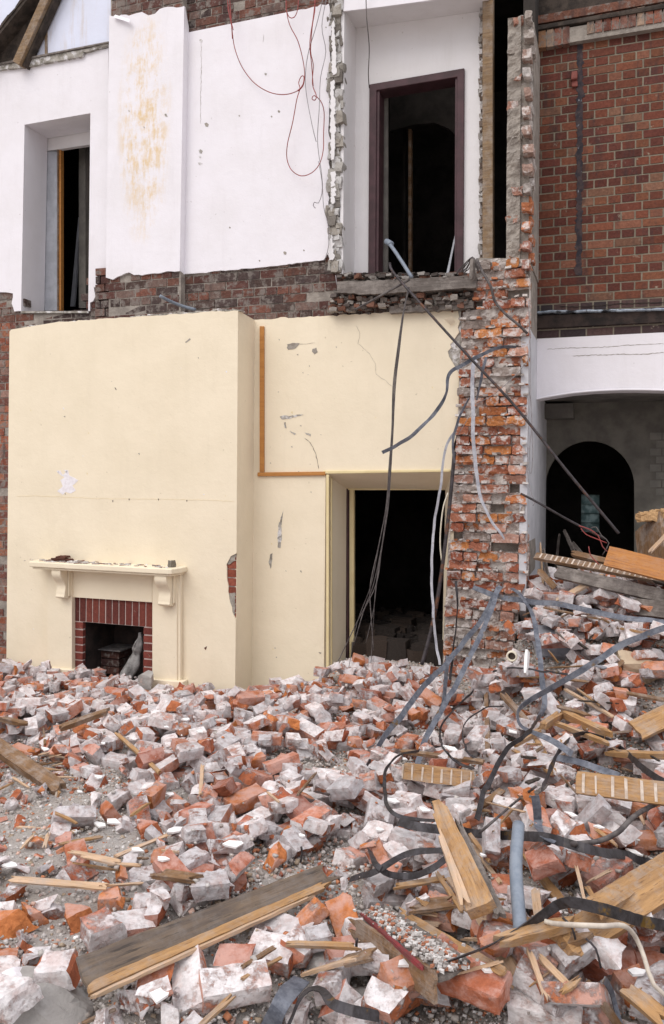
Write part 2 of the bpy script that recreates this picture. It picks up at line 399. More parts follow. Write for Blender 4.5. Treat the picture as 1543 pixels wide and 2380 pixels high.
def tube(name, P, r, mat, parent=None, step=0.03, seg=8, r1=None):
    v, f = tube_vf(spline(P, step), r, seg, r1)
    return mesh(name, v, f, mat, parent, smooth=True)
def ribbon(name, P, wid, mat, twist=None, th=0.003, parent=None, base=0.0, jag=0.0):
    """flat metal strip; its flat side turns by the twist angles (degrees) away from facing the viewer"""
    wid *= .86
    S = spline(P, 0.02); n = len(S); tw = twist or [0]; v, f = [], []
    e = Vector((0, 0, EYE))
    for i, p in enumerate(S):
        d = (S[min(i+1, n-1)]-S[max(0, i-1)]).normalized()
        view = (e-p).normalized(); s = d.cross(view).normalized()
        t = i/(n-1)*(len(tw)-1); k = min(int(t), len(tw)-2) if len(tw) > 1 else 0
        a = 7*noise.noise(p*7)*.02 + math.radians(tw[k]+(tw[k+1]-tw[k])*(t-k) if len(tw) > 1 else tw[0])
        nn = s.cross(d).normalized()
        ws = s*math.cos(a)+nn*math.sin(a); wn = d.cross(ws).normalized()
        ww = wid/2*(1+.10*noise.noise(p*22)); p = p+noise.noise_vector(p*9)*.006
        v += [p+ws*ww+wn*th/2, p-ws*ww+wn*th/2, p-ws*ww-wn*th/2, p+ws*ww-wn*th/2]
        if i:
            k = 4*i
            for q in range(4): f.append((k-4+q, k-4+(q+1) % 4, k+(q+1) % 4, k+q))
    f += [(0, 1, 2, 3), (4*n-1, 4*n-2, 4*n-3, 4*n-4)]
    return mesh(name, v, f, mat, parent)

PAL_FACE = [(0.16,0.055,0.04),(0.18,0.06,0.04),(0.20,0.065,0.042),(0.23,0.08,0.048),(0.26,0.095,0.055),(0.17,0.055,0.04),(0.28,0.12,0.075),(0.15,0.052,0.04),(0.27,0.14,0.09),(0.21,0.075,0.045),(0.25,0.10,0.055),(0.20,0.07,0.045),(0.22,0.075,0.045)]
PAL_BAND = [(0.16,0.075,0.055),(0.12,0.055,0.045),(0.20,0.085,0.06),(0.10,0.065,0.055),(0.18,0.12,0.10),(0.08,0.055,0.05)]
PAL_PIER = [(0.50,0.20,0.12),(0.58,0.22,0.09),(0.46,0.18,0.11),(0.62,0.25,0.09),(0.55,0.30,0.22),(0.42,0.36,0.32),(0.36,0.12,0.07),(0.48,0.28,0.22)]
def inpoly(x, y, P):
    c = False; j = len(P)-1
    for i in range(len(P)):
        if (P[i][1] > y) != (P[j][1] > y) and x < (P[j][0]-P[i][0])*(y-P[i][1])/(P[j][1]-P[i][1])+P[i][0]: c = not c
        j = i
    return c
def lump(bx, x0, x1, y0, y1, z0, z1, c, amp, n=3):
    """a brick with a rough broken surface"""
    bm = bmesh.new(); r = bmesh.ops.create_cube(bm, size=1)
    bmesh.ops.subdivide_edges(bm, edges=bm.edges[:], cuts=n, use_grid_fill=True)
    off = Vector((random.random()*50, random.random()*50, 0)); cz = Vector(((x0+x1)/2, (y0+y1)/2, (z0+z1)/2))
    sh = [random.uniform(-.012, .012) for _ in range(4)]
    vs = []
    for v in bm.verts:
        p = Vector((v.co.x*(x1-x0), v.co.y*(y1-y0), v.co.z*(z1-z0)))
        u = noise.noise_vector((p+off)*14)*amp + noise.noise_vector((p+off)*45)*amp*.4
        e = abs(v.co.x) > .49, abs(v.co.z) > .49
        if all(e): p *= .965
        p.y += sh[0]*v.co.x*2+sh[1]*v.co.z*2
        vs.append(cz+p+u)
    fs = [tuple(v.index for v in f.verts) for f in bm.faces]; bm.free()
    bx.add(vs, fs, c)
def brickwork(bx, x0, x1, z0, z1, Y, course=0.081, L=0.235, pal=PAL_FACE, region=None, jy=0.002, joint=0.011, bond='english', dep=0.10, jc=0.0012, miss=0.0, amp=0, ztop=None):
    z = z0; r = 0
    while z < z1:
        head = (bond == 'english' and r % 2) or (bond == 'mixed' and r % 3 == 2)
        l = L/2 if head else L
        x = x0 - (0.25*L if head else (0.5*L if bond == 'mixed' and r % 3 == 1 else 0)) - (random.uniform(0, L*.5) if amp else 0)
        while x < x1:
            a, b = max(x, x0), min(x+l, x1)
            cx_, cz_ = (a+b)/2, z+course/2
            if b-a > 0.03 and (region is None or region(cx_, cz_)) and random.random() > miss:
                c = random.choice(pal); s = random.uniform(.8, 1.18)*(.80 if pal is PAL_FACE else 1); c = tuple(q*s for q in c)
                y = Y+(abs(random.gauss(0, jy)) if jy > .004 else random.gauss(0, jy))
                if amp: lump(bx, a+joint/2, b-joint/2, y, y+dep, z+joint/2, z+course-joint/2, c, amp)
                else: bx.box(a+joint/2, b-joint/2, y, y+dep, z+joint/2, z+course-joint/2, jc, c)
            x += l
        z += course; r += 1
def sheet(x0, x1, z0, z1, Y, amp, name, mat, parent, res=0.03, fr=5.0, region=None):
    """a lumpy upright mortar sheet with a back"""
    nx, nz = int((x1-x0)/res)+1, int((z1-z0)/res)+1; v, f = [], []
    for j in range(nz+1):
        for i in range(nx+1):
            x, z = x0+(x1-x0)*i/nx, z0+(z1-z0)*j/nz; p = Vector((x*fr, z*fr, Y))
            d = noise.fractal(p, 0.8, 2.2, 5)*amp
            v.append((x, Y+d, z))
    for j in range(nz):
        for i in range(nx):
            x, z = x0+(x1-x0)*(i+.5)/nx, z0+(z1-z0)*(j+.5)/nz
            if region and not region(x, z): continue
            a = j*(nx+1)+i; f.append((a, a+1, a+nx+2, a+nx+1))
    return mesh(name, v, f, mat, parent)
# ================================================================== THE RUINED HOUSE
YA, YB, YC, YE, YP, YF, YR = 6.43, 6.80, 6.71, 7.13, 6.74, 7.55, 8.75
def quad(name, a, b, c, d, nrm, t, mat, parent):
    """slab between four corners, thickness t along nrm"""
    P = [Vector(p) for p in (a, b, c, d)]; k = Vector(nrm)*t
    v = P+[p+k for p in P]
    return mesh(name, v, [(0,1,2,3), (7,6,5,4), (0,4,5,1), (1,5,6,2), (2,6,7,3), (3,7,4,0)], mat, parent)
def shell(name, x0, x1, y0, y1, z0, z1, mat, label, cat, t=0.1, holes=(), floor=True):
    """room behind an opening: side walls, ceiling, floor, back wall with openings"""
    b = B()
    b.box(x0-t, x0, y0, y1, z0, z1); b.box(x1, x1+t, y0, y1, z0, z1); b.box(x0-t, x1+t, y0, y1+t, z1, z1+t)
    if floor: b.box(x0-t, x1+t, y0, y1+t, z0-t, z0)
    o = thing(name, ((x0+x1)/2, y1, z0), label, cat)
    b.go('side_walls', mat, o)
    panel('back_wall', [(x0, z0), (x1, z0), (x1, z1), (x0, z1)], holes, y1, t, mat, o, world=True)
    return o

# ---------------- lower chimney breast
cb = thing('chimney_breast', W(290, 1600, YA), 'tall cream painted chimney breast standing behind the fireplace on the ground floor', 'chimney breast')
front = rough([(22,767), (130,749,1.5), (510,723,1), (553,722)], 1.5) 
face = [(22,771), (26,766), (130,749)] + rough([(130,749,1.2), (510,723,1.2), (553,722)])[1:-1] + [(553,722), (549.5,1286)] \
     + rough([(549.5,1286,1), (536,1293,1), (526,1312,1), (528,1350,1), (533,1392,1), (539,1412,1), (543,1438)])[1:-1] + [(548,1441), (545,1720), (13,1720), (17,1300)]
hole = [(171,1387), (354,1400), (356,1700), (172,1690)]
plf = panel('plaster_face', face, [hole], YA, 0.02, M['cream'], cb); bevel(plf, 0.006)
core = panel('masonry_core', [(24,772), (551,727), (543,1720), (16,1720)], [hole], YA+0.022, 0.40, M['mortar_light'], cb)
a, b_ = W(553,722,YA), W(545,1720,YA)
quad('plaster_side', a+Vector((0,.0205,0)), b_+Vector((0,.0205,0)), Vector((b_.x, YB+.01, b_.z)), Vector((a.x, YB+.01, a.z-.02)), (-1,0,0), 0.02, M['cream'], cb)
bx = B(); p0, p1 = W(522,1290,YA), W(548,1440,YA)
brickwork(bx, p0.x-.02, p1.x-.004, p1.z-.02, p0.z+.02, YA+.012, 0.078, 0.235, [(0.30,.085,.05), (.36,.11,.06), (.27,.08,.05)], dep=.012, bond='stretcher')
bx.go('exposed_brick', M['brick_fire'], cb)
chip(cb, YA+.013, [(525,1288), (548,1284), (547,1303), (532,1312), (524,1310)], M['scar'], 'render_patch', .006)
chip(cb, YA+.013, [(531,1380), (547,1378), (545,1440), (538,1425)], M['scar'], 'render_patch', .006)
for pts in ([(133,1098),(140,1093),(146,1104),(158,1092),(160,1104),(172,1110),(182,1116),(176,1122),(168,1128),(176,1140),(165,1147),(153,1143),(146,1150),(133,1142),(146,1130),(140,1116),(150,1110)],
            [(131,1095),(137,1093),(136,1099)], [(147,1092),(157,1093),(154,1099)]):
    chip(cb, YA, pts, M['chipwhite'], 'peeled_paint', .002, .8)
chip(cb, YA, [(430,795),(441,786),(443,789),(432,797)], M['scar'], 'scar', .002, .5)
chip(cb, YA, [(266,900),(269,902),(271,907),(268,905)], M['crack'], 'scar', .002, .3)
chip(cb, YA, [(474,1506),(481,1502),(478,1511)], M['rub_fresh'] if 0 else M['tilered'], 'scar', .002, .3)
for i_ in range(26):
    x, y = random.uniform(30,540), random.uniform(780,1540); s = random.uniform(.8,2.4)
    if not (100 < x < 430 and y > 1280): chip(cb, YA, [(x-s,y), (x+s*random.random(),y-s*.6), (x+s*.8,y+s*random.uniform(.5,2.5))], random.choice([M['scar'], M['chipwhite'], M['cream_gloss']]), 'scar', .0015, .3)
for x, y in ((262,1165), (368,1161), (434,1164), (300,1161)): chip(cb, YA, [(x-1.5,y-2), (x+1.5,y-2), (x,y+3)], M['crack'], 'scar', .002, .3)
crack(cb, YA, [(38,1153), (90,1153), (160,1156), (240,1159), (330,1160), (420,1161), (500,1163), (545,1166)], 0.0014, mat=M['cream_gloss'])
# ragged cement fillet along the broken top
bx = B()
for i in range(60):
    t = i/59; px = 60+t*500; py = 765-(px-22)*.083 if px < 520 else 723
    p = W(px, py-1+random.uniform(-2, 2), YA+.05); s = random.uniform(.01, .028)
    bx.obox(p, (Vector((s*1.6,0,random.uniform(-.004,.004))), Vector((0,.04,0)), Vector((0,0,s*.35))), j=s*.3)
bx.go('cement_fillet', M['rawedge'], cb)

# ---------------- fireplace
YS = YA-0.062
fp = thing('fireplace', W(262, 1590, YA-.1), 'cream painted fireplace surround with red brick opening and wide mantel shelf', 'fireplace')
def slab(name, x0, y0, x1, y1, Y, t, mat, par, bev=.004, y0r=None, y1r=None):
    o = panel(name, [(x0,y0), (x1,y0 if y0r is None else y0r), (x1,y1 if y1r is None else y1r), (x0,y1)], [], Y, t, mat, par)
    return bevel(o, bev) if bev else o
slab('pilaster', 110, 1322, 167, 1600, YS, .061, M['cream'], fp)
slab('pilaster', 354, 1330, 411, 1620, YS, .061, M['cream'], fp)
slab('edge_bead', 411.5, 1333, 419, 1590, YS+.014, .047, M['cream'], fp)
slab('frieze', 167.5, 1322, 353.5, 1388, YS+.022, .039, M['cream'], fp, y0r=1332, y1r=1400)
slab('plinth', 105, 1553, 171, 1620, YS-.035, .095, M['cream'], fp, .006, y0r=1557)
slab('plinth', 347, 1579, 424, 1650, YS-.035, .095, M['cream'], fp, .006, y0r=1585)
# shelf with clipped front corners
zt = W(398,1323,6.197).z; th_ = 0.066
xl, xr = W(66,1306,6.197).x, W(398,1323,6.197).x
xbl, xbr = xl-.01, W(435,1311,YA).x
pl = [(xl-.05, YA), (xl-.05, YA-.09), (xl, YA-.225), (xl+.03, YA-.235), (xr-.03, YA-.235), (xr, YA-.225), (xbr, YA-.09), (xbr, YA)]
for nm, off, z0, z1 in (('mantel_shelf', 0, zt-th_+.018, zt), ('shelf_moulding', -.022, zt-th_-.004, zt-th_+.0165)):
    q = []
    cxm = (xl+xr)/2
    for x, y in pl: q.append((x+(-off if x < cxm else off), y if y == YA else y-off))
    n = len(q); v = [(x, y, z0) for x, y in q]+[(x, y, z1) for x, y in q]
    f = [tuple(range(n))[::-1], tuple(range(n, 2*n))]+[(i, (i+1) % n, n+(i+1) % n, n+i) for i in range(n)]
    bevel(mesh(nm, v, f, M['cream'], fp), .008, 3)
def corbel(x0, x1, y0, y1):
    p, q = W(x0, y0, YS-.1), W(x1, y1, YS-.03)
    xa, xb = p.x, W(x1, y0, YS-.1).x; ztop = zt-th_-.005; zb = q.z; h = ztop-zb
    prof = []
    for i in range(24):
        t = i/23; d = .095*(1-t)**1.1+.045 + .018*math.sin(t*9.0) + (.02*math.exp(-((t-.93)/.06)**2))
        prof.append((YS-d*(1 if t < .97 else .6), ztop-h*t))
    v, f = [], []
    for xx in (xa, xb):
        for y, z in prof: v.append((xx, y, z))
        v += [(xx, YS-.001, zb), (xx, YS-.001, ztop)]
    n = len(prof)+2
    f = [tuple(range(n)), tuple(range(n, 2*n))[::-1]]+[(i, (i+1) % n, n+(i+1) % n, n+i) for i in range(n)]
    c = mesh('corbel', v, f, M['cream'], fp); bevel(c, .006, 2)
    # side fillets
    for s, xx in ((-1, xa), (1, xb)):
        bb = B(); bb.box(xx+s*.003, xx+s*.016, YS-.035, YS-.001, zb+h*.1, ztop); bb.go('corbel_cheek', M['cream'], fp)
corbel(126, 147, 1330, 1391); corbel(364, 392, 1338, 1409)
# brick slips
bx = B(); xa, xb = W(170,1400,YA-.012).x, W(354.5,1400,YA-.012).x
ztop = W(262,1394,YA-.012).z; zs = ztop-.232
oL, oR = W(194,1500,YA).x, W(335,1500,YA).x
n = 12
for i in range(n):
    c = random.choice([(.17,.045,.035), (.14,.04,.032), (.20,.055,.04), (.12,.035,.03)])
    bx.box(xa+(xb-xa)*i/n+.0065, xa+(xb-xa)*(i+1)/n-.0065, YA-.012, YA+.06, zs+.005, ztop-.002, .001, c)
z = zs-.074
while z > 0.0-.2:
    for x0, x1 in ((xa+.006, oL), (oR, xb-.004)):
        c = random.choice([(.20,.05,.038), (.16,.042,.034), (.23,.06,.045)])
        bx.box(x0, x1, YA-.012, YA+.03, z+.007, z+.067, .001, c)
    z -= .074
bx.go('brick_slips', M['brick_fire'], fp)
b = B(); b.box(xa, xb, YA-.006, YA+.058, zs, ztop+.01); b.box(xa, oL-.003, YA-.006, YA+.029, -.2, zs); b.box(oR+.003, xb, YA-.006, YA+.029, -.2, zs)
b.go('mortar_joints', std('pink_mortar', (.58,.48,.44), (.46,.37,.34), 20, .002, 80), fp)
b = B(); b.box(oL-.1, oL-.001, YA+.032, 6.98, -.2, zs-.001); b.box(oR+.001, oR+.1, YA+.032, 6.98, -.2, zs-.001)
b.box(oL-.1, oR+.1, 6.93, 7.0, -.2, zs+.1); b.box(oL-.1, oR+.1, YA+.062, 6.92, zs+.02, zs+.12)
b.go('firebox', M['soot'], fp)
bx = B(); brickwork(bx, oL, oL+.24, -.05, .13, 6.70, .076, .22, [(.10,.045,.035),(.08,.04,.035)], dep=.22, bond='stretcher')
bx.box(oL+.0, oL+.26, 6.66, 6.92, .185, .20, .012, (.16,.15,.15))
bx.go('hob_brick', M['brick_band'], fp)

# ---------------- lower cream wall with the doorway
lw = thing('cream_wall', W(700, 1600, YB), 'cream painted ground floor wall with an open doorway, right of the chimney breast', 'wall')
lo = [(560,744)] + rough([(600,743,1.5), (1063,716,1), (1069,745,3), (1067,772,3), (1046,800,3), (1043,828,3), (1056,850,2), (1067,870,1), (1064,990,1.5), (1053,1050,1), (1051,1096)])[:-1] + [(1051,1096), (757,1102), (751,1720), (560,1720)]
lp = panel('plaster_face', lo, [], YB-.014, .02, M['cream'], lw)
panel('masonry_core', [(560,748), (1052,722), (1046,860), (1049,1088), (745,1092), (740,1720), (560,1720)], [], YB+.008, .42, M['mortar'], lw)
YD = 7.22
A1, A2, A3, A4 = W(757,1102,YB-.014), W(751,1720,YB-.014), W(803,1700,YD), W(805,1135,YD)
A1.y = A2.y = YB-.0125
quad('door_jamb', A1, A2, A3, A4, (-1,0,0), .03, M['cream'], lw)
B1, B4 = W(1051,1096,YB-.014), W(1035,1138,YD)
B1.y = YB-.0125
quad('door_soffit', A1, B1, B4, A4, (0,0,1), .03, M['cream'], lw)
quad('door_jamb', B1, W(1032,1700,YB-.014), W(1024,1700,YD), B4, (1,0,0), .03, M['cream'], lw)
slab('door_moulding', 757.5, 1103, 764, 1620, YB-.034, .02, M['cream_gloss'], lw, .005)
slab('door_moulding', 750, 1094, 1046, 1101.5, YB-.036, .022, M['cream_gloss'], lw, .006, y0r=1091, y1r=1097)
slab('door_bead', 768, 1110, 771, 1620, YB+.05, .02, M['cream_gloss'], lw, .003)
slab('door_lining', 805, 1136, 809, 1700, YD+.001, .04, M['purple'], lw, 0)
slab('door_lining', 812, 1139, 822, 1700, YD+.02, .04, M['cream_gloss'], lw, 0)
slab('door_head', 805, 1130, 1040, 1139, YD+.002, .05, M['cream_gloss'], lw, 0)
# timber trim
tr = thing('picture_rail', W(605, 1105, YB-.03), 'orange varnished timber trim fixed in an L shape on the cream wall', 'wooden trim')
slab('upright_rail', 603, 758, 613, 1097, YB-.036, .02, M['wood_trim'], tr, .003)
slab('level_rail', 598, 1098, 756, 1107, YB-.037, .021, M['wood_trim'], tr, .003, y0r=1096, y1r=1105)
for pts in ([(667,800),(680,797),(696,798),(690,806),(678,812),(670,813)], [(726,811),(735,808),(738,818),(731,823),(725,817)]):
    chip(lw, YB-.014, pts, M['scar'], 'scar', .003)
for pts in ([(650,968),(662,965),(672,967),(700,963),(706,964),(690,968),(668,973),(655,975)], [(660,982),(664,981),(665,996),(661,993)], [(675,1002),(688,1008),(684,1011),(676,1006)],
            [(658,1187),(653,1222),(655,1245),(651,1274),(645,1272),(644,1250),(648,1215)], [(628,1288),(633,1286),(632,1303),(629,1322),(624,1306)], [(708,1005),(722,1009),(722,1014),(712,1010)]):
    chip(lw, YB-.014, pts, M['rawedge'], 'scar', .003, .8)
crack(lw, YB-.014, [(708,1018), (722,1030), (732,1050), (737,1068), (741,1090)], .007)
crack(lw, YB-.014, [(690,800), (710,799), (732,797)], .004, mat=M['scar'])
crack(lw, YB-.014, [(826,755), (836,775), (832,798), (860,825), (873,848), (874,870), (900,888), (912,900)], .0025, mat=M['scar'])
for i_ in range(26):
    x, y = random.uniform(620,745), random.uniform(770,1560)
    if i_ % 2: x, y = random.uniform(620,1030), random.uniform(770,1080)
    s = random.uniform(.8,2.4); chip(lw, YB-.014, [(x-s,y), (x+s*random.random(),y-s*.6), (x+s*.8,y+s*random.uniform(.5,2.5))], random.choice([M['scar'], M['rawedge'], M['cream_gloss']]), 'scar', .0015, .3)
chip(lw, YB-.014, [(740,1515),(747,1517),(744,1520)], M['scar'], 'scar', .002, .4)
# peeling flake hanging at the broken corner
quad('paint_flake', W(1032,742,6.70), W(1050,735,6.72), W(1058,748,6.76), W(1047,756,6.76), (0,1,0), .004, M['cream'], lw)
bx = B(); 
sheet(W(1036,700,YB).x, W(1072,700,YB).x, W(1040,900,YB).z, W(1040,722,YB).z, YB-.002, .012, 'render_backing', M['rawedge'], lw)

# ---------------- upper wall
uw = thing('upper_wall', W(430, 760, YB), 'white plastered upper floor wall above a band of exposed brickwork', 'wall')
niche = [(57,290), (210,263), (205,723), (49,723)]
panel('masonry_core', [(-260,-80), (1114,-80), (1114,-30), (800,18), (798,640), (1100,640), (1100,800), (-260,800)], [niche], YB+.012, .30, M['mortar'], uw)
# niche wall plaster, ragged at its foot
panel('plaster_face', [(-250,205), (2,160)] + rough([(2,160,1.2), (252,112), (252,112)])[1:-2] + [(252,112), (252,640)] + rough([(245,640,3), (232,640,3), (233,662,3), (218,668,3), (216,700,2), (205,712)])[:-1] +
      [(205.5,705), (210,263), (57,290), (49,722)] + rough([(49,722,1), (33,724,3), (27,705,3), (30,682,3), (0,679)])[1:] + [(-250,690)], [], YB-.014, .024, M['white'], uw)
Ng = YB-.0145
NA = [W(57,290,Ng), W(49,723,Ng), W(210,263,Ng)]
dn = Vector((0, .36, 0))
quad('niche_reveal', NA[0], NA[1], NA[1]+dn, NA[0]+dn, (-1,0,0), .02, M['white'], uw)
quad('niche_soffit', NA[0], NA[2], NA[2]+dn, NA[0]+dn, (0,0,1), .02, M['white'], uw)
q = W(205,723,Ng); quad('niche_reveal', NA[2], q, q+dn, NA[2]+dn, (1,0,0), .02, M['white'], uw)
quad('niche_sill', NA[1], q, q+dn, NA[1]+dn, (0,0,-1), .02, M['rawedge'], uw)
# window frame in the niche
YN = 7.155
wf = slab('window_frame', 102, 352, 132, 722, YN, .06, M['greypaint'], uw, .003)
mesh_par = wf
def sub(par, name, x0, y0, x1, y1, Y, t, mat, **k): return slab(name, x0, y0, x1, y1, Y, t, mat, par, .002, **k)
sub(wf, 'frame_head', 102, 300, 215, 352, YN+.001, .05, M['white_warm'], y0r=290, y1r=335)
sub(wf, 'frame_edge', 132.5, 345, 135.5, 722, YN+.01, .06, M['wood_brown'])
sub(wf, 'frame_lining', 136, 345, 141.5, 722, YN+.025, .05, M['wood_trim'])
sub(wf, 'inner_post', 183, 340, 199, 716, YN+.3, .07, M['roomgrey'])
sub(wf, 'inner_post', 200, 340, 214, 716, YN+.1, .05, M['dark'])
# sliver of a hanging door inside
quad('loose_board', W(163,712,YN+.5), W(172,712,YN+.5), W(186,505,YN+.5), W(182,505,YN+.5), (0,1,0), .03, M['greypaint'], wf)
# main plaster right of the upper breast
panel('plaster_face', rough([(425,78,1), (440,75), (700,22,2.5), (764,9,1.5), (770,60,2), (765,250,2.5), (763,480,2.5), (768,560,2), (762,590,1), (752,604,1), (600,622,1), (440,636,1), (425,637)]),
      [], YB-.014, .024, M['white'], uw)
for x, y, s in ((480,290,5), (466,352,5), (464,380,4), (465,365,3), (467,95,4), (617,172,3), (648,259,3), (662,588,4), (556,269,2), (706,582,2), (534,529,2), (603,606,2), (757,63,2), (631,271,2)):
    chip(uw, YB-.014, [(x-s,y-s*.6), (x,y-s), (x+s,y-s*.2), (x+s*.6,y+s), (x-s*.5,y+s*.8)], random.choice([M['scar'], M['rawedge']]), 'scar', .002, .7)
crack(uw, YB-.014, [(467,100), (468,150), (466,220), (466,288)], .004, mat=M['scar'])
crack(uw, YB-.014, [(612,80), (611,98)], .005, mat=M['scar'])
# brickwork in front of the core
pband = B(); zb0 = W(500,790,YB).z
def reg_band(x, z):
    return True
zA, zB2 = W(500,770,YB).z, W(500,600,YB).z
brickwork(pband, W(-260,700,YB).x, W(1108,700,YB).x, zA-.1, W(470,628,YB).z+.02, YB, .081, .235, PAL_BAND, jy=.007, jc=.003, bond='mixed', region=lambda x, z: not (W(47,700,YB).x-.02 < x < W(205,700,YB).x+.02 and z > W(100,726,YB).z) and not (x > W(790,700,YB).x and z > W(900,690,YB).z))
brickwork(pband, W(428,0,YB).x, W(800,0,YB).x, W(470,80,YB).z, W(470,80,YB).z+1.0, YB, .081, .235, PAL_BAND, jy=.007, jc=.003, bond='mixed')
pband.go('exposed_brick', M['brick_band'], uw)
# upper chimney breast
ub = thing('upper_chimney_breast', W(335, 740, YC), 'white plastered upstairs chimney breast streaked with yellow brown stains', 'chimney breast')
panel('plaster_face', rough([(254,36,2), (270,40,3), (330,28,3.5), (345,36,3.5), (360,32,3), (380,18,3), (428,14)])[:-1] + [(428,14), (417.5,628)] + rough([(417,630,1.5), (375,634,2), (330,640,3.5), (300,633,3), (262,650,3), (246,645)]), [], YC-.014, .024, M['white_stain'], ub)
a, b_ = W(428,14,YC-.014), W(417.5,629,YC-.014)
quad('plaster_side', a+Vector((0,.02,0)), b_+Vector((0,.02,0)), Vector((b_.x, YB-.01, b_.z-.02)), Vector((a.x, YB-.01, a.z-.16)), (-1,0,0), .02, M['white'], ub)
bx = B(); bx.box(W(254,30,YC).x+.01, W(425,30,YC).x-.008, YC+.01, YB+.005, W(300,752,YC).z, W(300,-80,YC).z); bx.go('masonry_core', M['mortar'], ub)
bx = B(); x0, x1 = W(246,640,YC).x, W(416,640,YC).x
brickwork(bx, W(258,0,YC).x, W(424,0,YC).x, W(300,50,YC).z, W(300,-80,YC).z, YC, .081, .235, PAL_BAND, jy=.006, jc=.003, bond='mixed')
bx.go('exposed_brick', M['brick_band'], ub); bx = B()
brickwork(bx, x0-.13, x1, W(300,750,YC).z, W(300,622,YC).z, YC, .081, .235, PAL_BAND, jy=.006, jc=.003, bond='mixed')
bx.go('exposed_brick', M['brick_band'], ub)
for x, y, s in ((386,268,4), (335,296,2), (300,258,2), (296,371,2)): chip(ub, YC-.014, [(x-s,y-s*.6), (x,y-s), (x+s,y+s), (x-s*.5,y+s*.6)], M['rawedge'], 'scar', .002, .5)
quad('hanging_flake', W(262,40,6.66), W(300,52,6.64), W(302,45,6.66), W(268,34,6.69), (0,1,0), .004, M['white'], ub)

# gable wall and ledge
gw = thing('gable_wall', W(150, 110, YB+.08), 'bluish white painted brick gable wall under the sloping rafter', 'wall')
panel('wall_face', [(-250,190), (-40,160), (262,96), (268,-80), (-250,-80)], [], YB+.002, .009, M['gable'], gw)
panel('ledge', [(-250,192), (0,148), (205,113), (251,97), (251,104), (205,120), (194,121), (192,131), (120,144), (60,156), (0,162), (-250,205)], [], YB-.045, .05, M['rawedge'], gw)
quad('ledge_lip', W(-20,150,YB-.06), W(252,96,YB-.06), W(252,99,YB-.06), W(-20,155,YB-.06), (0,1,0), .06, M['wood_grey'], gw)
slab('batten', 104, 60, 109, 132, YB-.012, .012, M['wood_post'], gw, 0)

# roof verge with rafter
rf = thing('roof_edge', W(20, 120, 6.4), 'dark overhanging roof edge with bare timber rafter at the top left corner', 'roof')
YO = 6.62
U = W(59,-4,YO); V = W(-6,78,YO); dr = (U-V).normalized(); up = Vector((-dr.z, 0, dr.x))
s0, s1 = V-dr*2.5, U+dr*1.2
def bar(name, p, q, up, w_, y0, y1, mat, par):
    b = B(); v = []
    for P in (p, q):
        for yy in (y0, y1):
            for k in (0, -w_): v.append(Vector((P.x, yy, P.z))+up*k)
    b.add(v, [(0,1,3,2), (4,6,7,5), (0,4,5,1), (2,3,7,6), (0,2,6,4), (1,5,7,3)]); return b.go(name, mat, par)
bar('soffit_boards', s0, s1, up, .03, YO, 6.785, M['char'], rf)
r0, r1 = W(30,140,6.66), W(93,0,6.66); drr = (r1-r0).normalized(); upr = Vector((-drr.z, 0, drr.x))
bar('rafter', r0-drr*.01, r1+drr*.6, upr, .095, 6.66, 6.76, M['wood_post'], rf)
bar('rafter_edge', r0-drr*.0-upr*.096, r1+drr*.6-upr*.096, upr, .028, 6.70, 6.785, M['char'], rf)
tb = B()
for i in range(36):
    p = s0+dr*(i*.115)
    p = p+up*random.uniform(.003, .02)
    tb.obox((p.x, (YO+6.78)/2-.01, p.z+.012), (dr*.06, Vector((0,.08,0)), up*.012), j=.006)
tb.go('roof_tiles', M['char'], rf)
panel('inner_boards', [(-30,150), (36,142), (104,-10), (70,-20), (-30,100)], [], 6.778, .008, M['char'], rf)

# ---------------- broken edge of the upper wall
be = thing('broken_wall_edge', W(785, 620, 6.75), 'ragged broken edge of plaster and mortar beside the upper doorway', 'wall')
bx = B()
for i in range(110):
    py = -30+i*6.0; px = 784+6*noise.noise(Vector((i*.12,0,0)))-i*.03
    for k in range(3):
        p = W(px+random.uniform(-11, 9), py+random.uniform(-5,5), YB-.01+random.uniform(0, .07)); s = random.uniform(.018, .042)
        q = random.choice([(.42,.40,.37), (.30,.28,.25), (.55,.54,.53), (.20,.18,.16), (.36,.33,.29)])
        lump(bx, p.x-s, p.x+s, p.y-s, p.y+s*2, p.z-s*1.3, p.z+s*1.3, q, .016, 2)
bx.go('rubble_core', M['gravel'], be)
for pts in ([(768,190),(776,185),(780,300),(776,370),(769,372)], [(768,400),(779,398),(778,470),(770,480)], [(770,60),(776,40),(782,170),(772,175)], [(762,575),(772,540),(776,600),(764,606)]):
    chip(be, YB-.045, pts, M['white_warm'], 'plaster_remnant', .012, 2)

# ---------------- recess with the purple door frame
dr_ = thing('doorway_recess', W(970, 640, YE), 'white recess wall around the dark upper doorway', 'wall')
fr_out = [(858,196), (1079,158), (1076,660), (855,660)]; 
inner = [(876,207), (1063,177), (1060,655), (872,655)]
panel('wall_face', [(815,60), (1135,5), (1135,660), (810,660)], [inner], YE, .03, M['white_warm'], dr_)
a, b_ = W(800,20,YB-.01), W(797,646,YB-.01)
quad('reveal', a, b_, Vector((b_.x, YE-.001, b_.z)), Vector((a.x, YE-.001, a.z)), (-1,0,0), .03, M['white_warm'], dr_)
c_ = W(1128,-28,YB-.01)
quad('ceiling', a, c_, Vector((c_.x, YE-.001, c_.z)), Vector((a.x, YE-.001, a.z)), (0,0,1), .04, M['white_warm'], dr_)
panel('bulkhead', [(798,26), (800,-80), (1130,-80), (1052,-6), (870,18)], [], YB-.03, .018, M['white'], dr_)
df = panel('door_frame', fr_out[:1]+[(1079,158), (1076,655), (1060,655), (1062.5,179), (875,210), (872,655), (855,655)], [], YE-.03, .029, M['purple'], dr_); bevel(df, .006)
